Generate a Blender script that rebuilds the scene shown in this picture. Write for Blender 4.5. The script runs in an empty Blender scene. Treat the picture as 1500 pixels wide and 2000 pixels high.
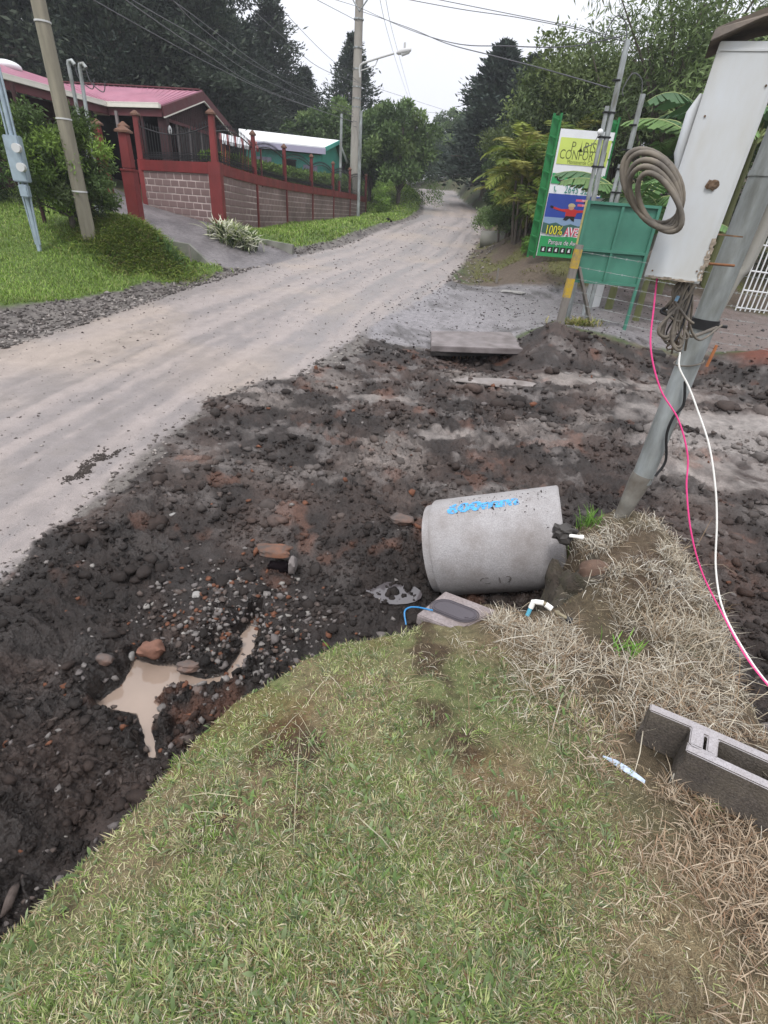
import bpy, bmesh, math, random
import numpy as np
from mathutils import Vector, Matrix, Euler
R = math.radians
rnd = random.Random(7)
RG = np.random.default_rng(11)
sc = bpy.context.scene
C = sc.collection

# ------------------------------------------------------------------ camera, sky, sun, exposure
CAM_H, PITCH, ROLL, FPX = 2.35, R(30.5), math.atan2(135, 1700), 1000.0
cd = bpy.data.cameras.new('camera'); cam = bpy.data.objects.new('camera', cd); C.objects.link(cam)
cd.sensor_fit = 'VERTICAL'; cd.sensor_height = 24; cd.lens = 12.0; cd.clip_start = .02; cd.clip_end = 3000
cam.matrix_world = Matrix.Translation((0, 0, CAM_H)) @ Matrix.Rotation(math.pi/2-PITCH, 4, 'X') @ Matrix.Rotation(ROLL, 4, 'Z')
sc.camera = cam
w = bpy.data.worlds.new('World'); sc.world = w; w.use_nodes = True
nt = w.node_tree; nt.nodes.clear()
N = nt.nodes.new; L = nt.links.new
SUN_EL, SUN_AZ = R(58), R(200)
sky = N('ShaderNodeTexSky'); sky.sky_type = 'NISHITA'; sky.sun_disc = False
sky.sun_elevation = SUN_EL; sky.sun_rotation = SUN_AZ
bgn = N('ShaderNodeBackground'); bgn.inputs[1].default_value = .09
L(sky.outputs[0], bgn.inputs[0])
tc = N('ShaderNodeTexCoord'); sep = N('ShaderNodeSeparateXYZ'); L(tc.outputs['Generated'], sep.inputs[0])
cr = N('ShaderNodeValToRGB'); L(sep.outputs[2], cr.inputs[0])
cr.color_ramp.elements[0].position = 0.0; cr.color_ramp.elements[0].color = (.74, .74, .82, 1)
cr.color_ramp.elements[1].position = 1.0; cr.color_ramp.elements[1].color = (1.65, 1.68, 1.75, 1)
e_ = cr.color_ramp.elements.new(.13); e_.color = (.82, .825, .90, 1)
e_ = cr.color_ramp.elements.new(.32); e_.color = (1.0, 1.02, 1.06, 1)
nz = N('ShaderNodeTexNoise'); nz.inputs['Scale'].default_value = 2.2; nz.inputs['Detail'].default_value = 4
L(tc.outputs['Generated'], nz.inputs['Vector'])
mr = N('ShaderNodeMapRange'); mr.inputs[3].default_value = .93; mr.inputs[4].default_value = 1.06; L(nz.outputs[0], mr.inputs[0])
mx = N('ShaderNodeVectorMath'); mx.operation = 'SCALE'; L(cr.outputs[0], mx.inputs[0]); L(mr.outputs[0], mx.inputs['Scale'])
cl = N('ShaderNodeBackground'); cl.inputs[1].default_value = .93; L(mx.outputs[0], cl.inputs[0])
ms = N('ShaderNodeMixShader'); ms.inputs[0].default_value = .9
L(bgn.outputs[0], ms.inputs[1]); L(cl.outputs[0], ms.inputs[2])
wo = N('ShaderNodeOutputWorld'); L(ms.outputs[0], wo.inputs[0])
sl = bpy.data.lights.new('sun', 'SUN'); sl.energy = 1.5; sl.angle = R(12); sl.color = (1, .97, .93)
so = bpy.data.objects.new('sun', sl); C.objects.link(so)
# sky sun_rotation is clockwise from +Y; lamp points from the sun towards the origin
sdir = Vector((math.sin(SUN_AZ)*math.cos(SUN_EL), math.cos(SUN_AZ)*math.cos(SUN_EL), math.sin(SUN_EL)))
so.rotation_euler = sdir.to_track_quat('Z', 'Y').to_euler(); so.location = (0, 0, 30)
vs = sc.view_settings; vs.view_transform = 'Standard'; vs.look = 'None'; vs.gamma = 1; vs.use_curve_mapping = False
vs.exposure = 0.50
sc.cycles.max_bounces = 6; sc.cycles.diffuse_bounces = 3; sc.cycles.transparent_max_bounces = 8

# ------------------------------------------------------------------ picture -> place (used only to survey where things stand)
def ray(px, py):
    a, b = px-750., py-1000.; c, s = math.cos(ROLL), math.sin(ROLL)
    a0 = a*c+b*s; b0 = -a*s+b*c
    return Vector((a0, FPX*math.cos(PITCH)-b0*math.sin(PITCH), -FPX*math.sin(PITCH)-b0*math.cos(PITCH)))
def atz(px, py, z):
    d = ray(px, py); return d*((z-CAM_H)/d.z)+Vector((0, 0, CAM_H))
def aty(px, py, y):
    d = ray(px, py); return d*(y/d.y)+Vector((0, 0, CAM_H))
def zt(px, py, y): return aty(px, py, y).z

# ------------------------------------------------------------------ noise
_perm = np.random.default_rng(3).permutation(4096)
def _h(ix, iy, s): return _perm[(_perm[(ix + s*131) & 4095] + iy) & 4095]/4096.
def vn(x, y, s=0):
    x = np.asarray(x, float); y = np.asarray(y, float)
    ix = np.floor(x).astype(np.int64); iy = np.floor(y).astype(np.int64); fx = x-ix; fy = y-iy
    fx = fx*fx*fx*(fx*(fx*6-15)+10); fy = fy*fy*fy*(fy*(fy*6-15)+10)
    a = _h(ix, iy, s); b = _h(ix+1, iy, s); c = _h(ix, iy+1, s); d = _h(ix+1, iy+1, s)
    return (a+(b-a)*fx+(c-a)*fy+(a-b-c+d)*fx*fy)*2-1
def fbm(x, y, o=4, s=0, g=.5):
    t = 0; a = 1; n = 0
    for i in range(o):
        t = t+a*vn(x*2**i+i*17.3, y*2**i-i*9.1, s+i); n += a; a *= g
    return t/n
def billow(x, y, o=4, s=0, g=.55):
    t = 0; a = 1; n = 0
    for i in range(o):
        t = t+a*np.abs(vn(x*2**i+i*7.7, y*2**i+i*3.1, s+i)); n += a; a *= g
    return t/n
def sst(a, b, x): t = np.clip((x-a)/(b-a), 0, 1); return t*t*(3-2*t)

# ------------------------------------------------------------------ materials
def M(name, col=(.5, .5, .5), rough=.7, var=.2, ns=6, bump=.15, bs=60, spec=.35, metal=0, attr=False,
      dirt=None, dscale=3, damt=.5, bdist=.01, fine=0, wetattr=False, streak=None, trans=0, alpha_noise=0):
    m = bpy.data.materials.new(name); m.use_nodes = True; t = m.node_tree; n = t.nodes; l = t.links
    b = n['Principled BSDF']; tcn = n.new('ShaderNodeTexCoord'); vec = tcn.outputs['Object']
    if streak:
        mp = n.new('ShaderNodeMapping'); mp.inputs['Scale'].default_value = streak; l.new(vec, mp.inputs[0]); svec = mp.outputs[0]
    else: svec = vec
    if attr:
        at = n.new('ShaderNodeAttribute'); at.attribute_name = 'Col'; base = at.outputs['Color']
    else:
        rgb = n.new('ShaderNodeRGB'); rgb.outputs[0].default_value = (*col, 1); base = rgb.outputs[0]
    def noise(scale, det=4, v=vec):
        q = n.new('ShaderNodeTexNoise'); q.inputs['Scale'].default_value = scale; q.inputs['Detail'].default_value = det
        q.inputs['Roughness'].default_value = .6; l.new(v, q.inputs['Vector']); return q.outputs[0]
    def scale(c, f):
        q = n.new('ShaderNodeVectorMath'); q.operation = 'SCALE'; l.new(c, q.inputs[0]); l.new(f, q.inputs['Scale']); return q.outputs[0]
    def rng(f, a0, a1, b0, b1):
        q = n.new('ShaderNodeMapRange'); l.new(f, q.inputs[0])
        for i, v in enumerate((a0, a1, b0, b1)): q.inputs[i+1].default_value = v
        return q.outputs[0]
    if var: base = scale(base, rng(noise(ns, 5, svec), .3, .7, 1-var, 1+var))
    if fine: base = scale(base, rng(noise(bs*1.3, 3), .3, .7, 1-fine, 1+fine))
    if dirt:
        q = n.new('ShaderNodeMix'); q.data_type = 'RGBA'
        l.new(rng(noise(dscale, 6, svec), .5-.12, .5+.18, 0, damt), q.inputs[0])
        l.new(base, q.inputs[6]); q.inputs[7].default_value = (*dirt, 1); base = q.outputs[2]
    l.new(base, b.inputs['Base Color'])
    b.inputs['Metallic'].default_value = metal; b.inputs['Specular IOR Level'].default_value = spec
    if wetattr:
        aw = n.new('ShaderNodeAttribute'); aw.attribute_name = 'Wet'
        l.new(rng(aw.outputs['Fac'], 0, 1, .85, .28), b.inputs['Roughness'])
    else:
        l.new(rng(noise(ns*2, 3), .3, .7, max(0, rough-.1), min(1, rough+.1)), b.inputs['Roughness'])
    if bump:
        bp = n.new('ShaderNodeBump'); bp.inputs['Strength'].default_value = bump; bp.inputs['Distance'].default_value = bdist
        l.new(noise(bs, 5), bp.inputs['Height']); l.new(bp.outputs[0], b.inputs['Normal'])
    if trans:
        out = n['Material Output']; tr = n.new('ShaderNodeBsdfTranslucent'); l.new(base, tr.inputs[0])
        mm = n.new('ShaderNodeMixShader'); mm.inputs[0].default_value = trans
        l.new(b.outputs[0], mm.inputs[1]); l.new(tr.outputs[0], mm.inputs[2]); l.new(mm.outputs[0], out.inputs[0])
    if alpha_noise: l.new(rng(noise(alpha_noise, 4), .42, .5, .0, 1), b.inputs['Alpha'])
    return m
MT = {}
MT['ground'] = M('ground_soil', attr=True, var=.28, ns=9, fine=.3, bump=.9, bs=55, bdist=.02, wetattr=True, spec=.4)
MT['blade'] = M('grass_blade', attr=True, var=0, bump=0, rough=.6, spec=.25, trans=.25)
MT['leaf'] = M('leaf', attr=True, var=.15, ns=2, bump=0, rough=.6, spec=.25, trans=.2)
MT['thatch'] = M('turf_thatch', attr=True, var=.35, ns=30, fine=.75, bump=1.0, bs=260, bdist=.006, rough=.9, spec=.15)
MT['roadmat'] = M('damp_gravel_road', attr=True, var=.10, ns=5, fine=.34, bump=.5, bs=120, bdist=.008, wetattr=True, spec=.45)
MT['clod'] = M('soil_clod', attr=True, var=.25, ns=30, bump=.6, bs=120, rough=.75, spec=.3)
MT['bark'] = M('bark', (.10, .085, .07), .9, .35, 10, .6, 40, bdist=.03, streak=(1, 1, .25))
MT['concrete'] = M('precast_concrete', (.34, .325, .33), .85, .12, 4, .6, 90, fine=.2, dirt=(.14, .115, .10), dscale=3.5, damt=.6, bdist=.004)
MT['oldconc'] = M('weathered_concrete', (.24, .235, .21), .9, .3, 5, .5, 50, dirt=(.06, .07, .045), dscale=2.5, damt=.7, bdist=.01)
MT['polec'] = M('pole_concrete', (.33, .31, .28), .85, .2, 2, .3, 40, dirt=(.16, .14, .12), dscale=1.2, damt=.5, streak=(1, 1, .3))
MT['galv'] = M('galvanised_steel', (.40, .43, .44), .5, .25, 9, .25, 60, metal=.35, dirt=(.10, .095, .07), dscale=6, damt=.85, bdist=.003, streak=(1, 1, .25))
MT['oldgalv'] = M('corroded_steel', (.20, .19, .17), .7, .3, 9, .4, 50, dirt=(.07, .05, .035), dscale=7, damt=.8, bdist=.004)
MT['galvb'] = M('blue_grey_steel', (.33, .40, .46), .5, .15, 6, .05, 60, metal=.3)
MT['boxw'] = M('white_enamel', (.60, .63, .67), .38, .07, 3, .05, 50, dirt=(.36, .32, .24), dscale=3.0, damt=.7, streak=(1, 1, .35), bdist=.002, spec=.5)
MT['rust'] = M('rusty_metal', (.20, .12, .07), .9, .4, 20, .5, 80, dirt=(.07, .06, .05), dscale=8, damt=.8, bdist=.004)
MT['black'] = M('black_plastic', (.02, .02, .022), .5, .2, 10, .1, 40)
MT['cable'] = M('grey_cable', (.13, .115, .10), .75, .3, 30, .2, 90, dirt=(.26, .22, .17), dscale=12, damt=.6, bdist=.002)
MT['wire'] = M('overhead_wire', (.09, .09, .10), .6, 0, 1, 0)
MT['pink'] = M('pink_wire', (.75, .06, .25), .35, .05, 5, 0)
MT['white'] = M('white_plastic', (.78, .77, .74), .4, .06, 10, .05, 60)
MT['redpaint'] = M('red_paint', (.19, .028, .028), .55, .2, 2.5, .1, 30, dirt=(.08, .02, .02), dscale=1.6, damt=.6, spec=.4, streak=(1, 1, .4))
MT['block'] = M('pink_blockwork', (.24, .165, .16), .9, .25, 2, .35, 45, dirt=(.09, .06, .055), dscale=.7, damt=.8, bdist=.006)
MT['mortar'] = M('pale_mortar', (.52, .43, .41), .95, .2, 3, .2, 40, dirt=(.12, .09, .08), dscale=.7, damt=.8)
MT['iron'] = M('black_iron', (.015, .015, .017), .5, 0, 1, 0)
MT['maroon'] = M('maroon_boards', (.045, .018, .02), .7, .3, 6, .2, 30, streak=(1, 1, .1))
MT['fascia'] = M('maroon_fascia', (.11, .035, .04), .6, .15, 2, .05, 30)
MT['pinkroof'] = M('pink_metal_roof', (.36, .165, .225), .45, .12, 1.2, .03, 30, dirt=(.35, .13, .17), dscale=.6, damt=.4)
MT['gutter'] = M('cream_gutter', (.72, .69, .62), .5, .06, 3, 0)
MT['dark'] = M('shade_black', (.008, .006, .007), .95, .2, 4, 0, spec=0)  # near-black without gloss: shade of hollows and openings put into the colour
MT['curtain'] = M('dusty_pane', (.075, .065, .065), .5, .3, 3, .1, 20, streak=(4, 4, .3))
MT['greyframe'] = M('grey_frame', (.22, .19, .19), .6, .1, 4, 0)
MT['whitewall'] = M('white_paint', (.70, .71, .72), .7, .08, 1.5, .05, 20)
MT['lavender'] = M('lavender_fascia', (.35, .33, .44), .6, .06, 2, 0)
MT['teal'] = M('turquoise_wall', (.10, .42, .35), .8, .07, 2, .05, 20)
MT['tealdark'] = M('green_tank', (.05, .17, .13), .5, .1, 2, 0)
MT['sgreen'] = M('bright_green_frame', (.02, .17, .05), .45, .12, 3, .05, 30)
MT['bgreen'] = M('green_sheet', (.065, .21, .15), .5, .1, 2.5, .05, 20, dirt=(.03, .11, .08), dscale=1.5, damt=.5)
MT['yellow'] = M('yellow_paint', (.50, .33, .02), .7, .15, 12, .2, 60, dirt=(.18, .15, .12), dscale=12, damt=.9)
MT['wood'] = M('grey_wood', (.22, .20, .18), .85, .25, 10, .4, 50, streak=(1, 1, .12), dirt=(.09, .08, .07), dscale=6, damt=.6, bdist=.004)
MT['woodpole'] = M('weathered_pole', (.27, .245, .19), .9, .25, 8, .5, 40, streak=(1, 1, .1), dirt=(.08, .075, .06), dscale=1.5, damt=.75, bdist=.01)
MT['bluepaint'] = M('blue_spray', (.08, .36, .72), .7, .15, 20, 0, alpha_noise=55)
MT['scratch'] = M('scratched_mark', (.13, .115, .11), .9, .2, 20, 0, alpha_noise=30)
MT['lidplastic'] = M('grey_plastic_lid', (.075, .065, .075), .5, .12, 10, .1, 70)
MT['water'] = M('muddy_water', (.27, .205, .165), -.06, .08, 3, .04, 5, spec=.6, bdist=.002)
MT['watergrey'] = M('grey_water', (.09, .08, .085), -.06, .05, 2, .02, 5, spec=.7)
MT['wood_orange'] = M('fresh_wood', (.35, .13, .05), .8, .2, 10, .1, 30)
MT['bluepvc'] = M('blue_pvc', (.10, .38, .52), .4, .1, 10, 0)
MT['bluehose'] = M('blue_hose', (.03, .20, .45), .4, .1, 10, 0)
MT['shard'] = M('pale_plastic_shard', (.42, .50, .62), .3, .25, 40, .4, 60, bdist=.003)
MT['lampgrey'] = M('lamp_grey', (.55, .55, .55), .5, .05, 3, 0)
def flat(name, c, r=.6): return M(name, c, r, .04, 3, 0)
P_ = dict(white=flat('print_white', (.70, .71, .74)), lime=flat('print_lime', (.52, .62, .14)), black=flat('print_black', (.015, .015, .015)),
          green=flat('print_green', (.03, .30, .10)), blue=flat('print_blue', (.03, .06, .30)), haze=flat('print_pale_blue', (.22, .32, .48)), hills=flat('print_hills', (.05, .12, .10)),
          red=flat('print_red', (.45, .03, .03)), skin=flat('print_skin', (.45, .25, .17)), sand=flat('print_helmet', (.45, .38, .22)),
          pinkred=flat('print_pink', (.65, .10, .16)), yellow=flat('print_yellow', (.70, .65, .05)), tealtxt=flat('print_teal', (.03, .22, .17)), olive=flat('print_olive', (.12, .14, .04)))

# ------------------------------------------------------------------ mesh helpers
def np_mesh(name, V, F, mat, col=None, wet=None, smooth=False, parent=None, loc=None):
    V = np.asarray(V, np.float32); F = np.asarray(F, np.int32)
    if loc is not None: V = V-np.asarray(loc, np.float32)
    me = bpy.data.meshes.new(name); me.vertices.add(len(V)); me.vertices.foreach_set('co', V.ravel())
    k = F.shape[1]; me.loops.add(F.size); me.loops.foreach_set('vertex_index', F.ravel())
    me.polygons.add(len(F)); me.polygons.foreach_set('loop_start', np.arange(0, F.size, k, dtype=np.int32))
    if smooth: me.polygons.foreach_set('use_smooth', np.ones(len(F), bool))
    me.update(calc_edges=True)
    if col is not None:
        a = me.attributes.new('Col', 'FLOAT_COLOR', 'POINT')
        a.data.foreach_set('color', np.concatenate([col, np.ones((len(col), 1))], 1).astype(np.float32).ravel())
    if wet is not None:
        a = me.attributes.new('Wet', 'FLOAT', 'POINT'); a.data.foreach_set('value', np.asarray(wet, np.float32))
    me.materials.append(mat)
    o = bpy.data.objects.new(name, me); C.objects.link(o)
    if parent: o.parent = parent
    elif loc is not None: o.location = loc
    return o
def tag(o, label=None, cat=None, group=None, kind=None):
    if label: o['label'] = label
    if cat: o['category'] = cat
    if group: o['group'] = group
    if kind: o['kind'] = kind
    return o
def T(name, label, cat, loc=(0, 0, 0), group=None, rz=0):
    o = bpy.data.objects.new(name, None); C.objects.link(o); o.location = loc; o.rotation_euler.z = rz; o.empty_display_size = .2
    return tag(o, label, cat, group)
class MB:
    def __init__(s): s.v = []; s.f = []; s.m = []; s.cm = 0
    def add(s, vs, fs):
        k = len(s.v); s.v += [tuple(p) for p in vs]; s.f += [tuple(i+k for i in f) for f in fs]; s.m += [s.cm]*len(fs); return s
    def box(s, c, d, mat=None, jit=0):
        x, y, z = (q/2 for q in d); vs = [Vector((a*x, b*y, e*z)) for a in (-1, 1) for b in (-1, 1) for e in (-1, 1)]
        if jit: vs = [v+Vector((rnd.uniform(-jit, jit), rnd.uniform(-jit, jit), rnd.uniform(-jit, jit))) for v in vs]
        if mat is not None: vs = [mat @ v for v in vs]
        c = Vector(c); return s.add([v+c for v in vs], [(0, 1, 3, 2), (4, 6, 7, 5), (0, 4, 5, 1), (2, 3, 7, 6), (0, 2, 6, 4), (1, 5, 7, 3)])
    def bar(s, p, q, w, h=None, up=(0, 0, 1), w2=None):
        h = h or w; p = Vector(p); q = Vector(q); d = (q-p).normalized(); u = Vector(up)
        if abs(d.dot(u)) > .98: u = Vector((0, 1, 0))
        a = d.cross(u).normalized(); b = a.cross(d).normalized(); vs = []
        for e, k in ((p, 1), (q, (w2 or w)/w)):
            vs += [e-a*w/2*k-b*h/2*k, e+a*w/2*k-b*h/2*k, e+a*w/2*k+b*h/2*k, e-a*w/2*k+b*h/2*k]
        return s.add(vs, [(3, 2, 1, 0), (4, 5, 6, 7), (0, 1, 5, 4), (1, 2, 6, 5), (2, 3, 7, 6), (3, 0, 4, 7)])
    def tube(s, pts, r, n=8, r2=None, cap=True):
        pts = [Vector(p) for p in pts]; k = len(s.v); m = len(pts); rr = r if isinstance(r, (list, tuple)) else [r+(((r2 if r2 is not None else r)-r)*i/(m-1)) for i in range(m)]
        d0 = (pts[1]-pts[0]).normalized(); u = Vector((0, 0, 1)) if abs(d0.z) < .9 else Vector((0, 1, 0)); a = d0.cross(u).normalized()
        vs = []
        for i, p in enumerate(pts):
            d = (pts[min(i+1, m-1)]-pts[max(i-1, 0)]).normalized(); a = (a-d*a.dot(d)).normalized(); b = d.cross(a)
            vs += [p+(a*math.cos(2*math.pi*j/n)+b*math.sin(2*math.pi*j/n))*rr[i] for j in range(n)]
        fs = [(i*n+j, i*n+(j+1) % n, (i+1)*n+(j+1) % n, (i+1)*n+j) for i in range(m-1) for j in range(n)]
        if cap: fs += [tuple(range(n-1, -1, -1)), tuple((m-1)*n+j for j in range(n))]
        return s.add(vs, fs)
    def poly(s, pts): return s.add(pts, [tuple(range(len(pts)))])
    def prism(s, pts, off):
        off = Vector(off); n = len(pts); vs = [Vector(p) for p in pts]+[Vector(p)+off for p in pts]
        return s.add(vs, [tuple(range(n)), tuple(range(2*n-1, n-1, -1))]+[(i, i+n, (i+1) % n+n, (i+1) % n) for i in range(n)])
    def mesh(s, name, mats, bevel=0, smooth=False, loc=None, seg=2):
        vs = s.v if loc is None else [tuple(Vector(p)-Vector(loc)) for p in s.v]
        me = bpy.data.meshes.new(name); me.from_pydata(vs, [], s.f); me.update()
        for m in (mats if isinstance(mats, (list, tuple)) else [mats]): me.materials.append(m)
        me.polygons.foreach_set('material_index', s.m)
        bm = bmesh.new(); bm.from_mesh(me)
        bmesh.ops.recalc_face_normals(bm, faces=bm.faces)
        if bevel: bmesh.ops.bevel(bm, geom=list(bm.edges), offset=bevel, segments=seg, affect='EDGES', clamp_overlap=True)
        if smooth:
            for f in bm.faces: f.smooth = True
            for e in bm.edges:
                if len(e.link_faces) == 2 and e.calc_face_angle(0) > .7: e.smooth = False
        bm.to_mesh(me); bm.free(); return me
def part(name, mb, mat, root, bevel=0, smooth=False, local=False, label=None, kind=None, off=None):
    me = mb.mesh(name, mat, bevel, smooth, None if local else (off if off is not None else root.location)); o = bpy.data.objects.new(name, me); C.objects.link(o); o.parent = root
    if label: o['label'] = label
    if kind: o['kind'] = kind
    return o
def sub(name, mb, mat, prt, **k): return part(name, mb, mat, prt, off=prt.parent.location, **k)
def solo(name, mb, mat, label, cat, loc, group=None, bevel=0, smooth=False, kind=None):
    me = mb.mesh(name, mat, bevel, smooth, loc); o = bpy.data.objects.new(name, me); C.objects.link(o); o.location = loc
    return tag(o, label, cat, group, kind)
def copy_tree(o, parent=None):
    c = o.copy(); C.objects.link(c); c.parent = parent
    for ch in o.children: copy_tree(ch, c)
    return c
def spline(pts, n=6):
    P = [Vector(p) for p in pts]; P = [P[0]*2-P[1]]+P+[P[-1]*2-P[-2]]; out = []
    for i in range(1, len(P)-2):
        for j in range(n):
            t = j/n; a, b, c, d = P[i-1:i+3]
            out.append(.5*((2*b)+(c-a)*t+(2*a-5*b+4*c-d)*t*t+(3*b-a-3*c+d)*t**3))
    return out+[P[-2]]
def text_mesh(txt, size, sx=1, bold=0):
    cu = bpy.data.curves.new('t', 'FONT'); cu.body = txt; cu.size = size; cu.align_x = 'CENTER'; cu.align_y = 'CENTER'; cu.offset = bold; cu.resolution_u = 3
    ob = bpy.data.objects.new('t', cu); C.objects.link(ob); bpy.context.view_layer.update()
    me = bpy.data.meshes.new_from_object(ob); bpy.data.objects.remove(ob)
    for v in me.vertices: v.co.x *= sx
    return me

# ------------------------------------------------------------------ terrain
def tps_fit(P):
    P = np.array(P, float); X = warp(P[:, 0], P[:, 1]); n = len(P)
    d = np.linalg.norm(X[:, None]-X[None], axis=2); K = kern(d)+np.eye(n)*1e-4
    A = np.zeros((n+3, n+3)); A[:n, :n] = K; A[:n, n] = 1; A[:n, n+1:] = X; A[n, :n] = 1; A[n+1:, :n] = X.T
    return X, np.linalg.solve(A, np.concatenate([P[:, 2], [0, 0, 0]]))
def kern(d): return np.where(d > 0, d*d*np.log(d+1e-9), 0)
def warp(x, y):
    x = np.asarray(x, float); y = np.asarray(y, float); yy = y+3.
    return np.stack([np.arctan2(x, yy)*1.6, np.log(np.hypot(x, yy)+.5)], -1)
def tps(fit, x, y):
    X, W = fit; Q = warp(x, y).reshape(-1, 2); out = np.empty(len(Q)); n = len(X)
    for i in range(0, len(Q), 60000):
        q = Q[i:i+60000]; d = np.sqrt(((q[:, None]-X[None])**2).sum(2)); out[i:i+60000] = kern(d)@W[:n]+W[n]+q@W[n+1:]
    return out.reshape(np.shape(x))
def zroad(y):
    y = np.asarray(y, float)
    z = np.where(y < 33, .06*(y-5), 1.68+.085*(y-33)); z = np.where(y > 68, 4.655+.01*(y-68), z)
    s = .5*(y-4+np.sqrt((y-4)**2+2)); return np.where(y < 9, np.minimum(.06*np.maximum(s-1, 0)+0*y, z+.03) if False else .03*(y-5+np.sqrt((y-5)**2+3)), z)
RL = [(-6.6, -8), (-6.4, 3), (-6.0, 7.4), (-5.45, 10), (-5.05, 12.4), (-4.62, 14.1), (-4.26, 16.3), (-3.55, 18.8), (-2.5, 21.4), (-.95, 30.8), (.95, 39.5), (1.3, 48), (.9, 57), (-.8, 68), (-5, 80), (-14, 92), (-40, 110)]
RRt = [(-40, 118), (-12, 100), (0, 88), (4, 76), (5.0, 66), (4.75, 56), (5.2, 45), (4.9, 38), (4.4, 33.5), (3.2, 26), (2.1, 20), (1.1, 15.4), (.1, 12.4), (-.4, 11.2), (-1.05, 8.8), (-1.35, 7.5), (-2.1, 6.8), (-2.3, 6.1), (-2.5, 4.6), (-2.5, 3.5), (-2.55, 2.7), (-3.0, 1.2), (-3.2, -8)]
ROAD = np.array(RL+RRt)
def sdist(poly, x, y):
    """signed distance to a closed polygon, positive inside"""
    x = np.asarray(x, float); y = np.asarray(y, float); d = np.full(x.shape, 1e9); ins = np.zeros(x.shape, bool); n = len(poly)
    for i in range(n):
        ax, ay = poly[i]; bx, by = poly[(i+1) % n]; ex, ey = bx-ax, by-ay
        t = np.clip(((x-ax)*ex+(y-ay)*ey)/(ex*ex+ey*ey+1e-12), 0, 1)
        d = np.minimum(d, (x-ax-t*ex)**2+(y-ay-t*ey)**2)
        c = ((ay > y) != (by > y)) & (x < (bx-ax)*(y-ay)/(by-ay+1e-12)+ax); ins ^= c
    d = np.sqrt(d); return np.where(ins, d, -d)
WALLP = [(-6.1, 19.0, 1.53), (-5.80, 22.6, 1.31), (-5.42, 26.2, 1.33), (-4.85, 29.8, 1.40), (-4.25, 33.4, 1.48), (-3.68, 37.0, 1.61), (-2.95, 40.6, 1.94)]
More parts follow.
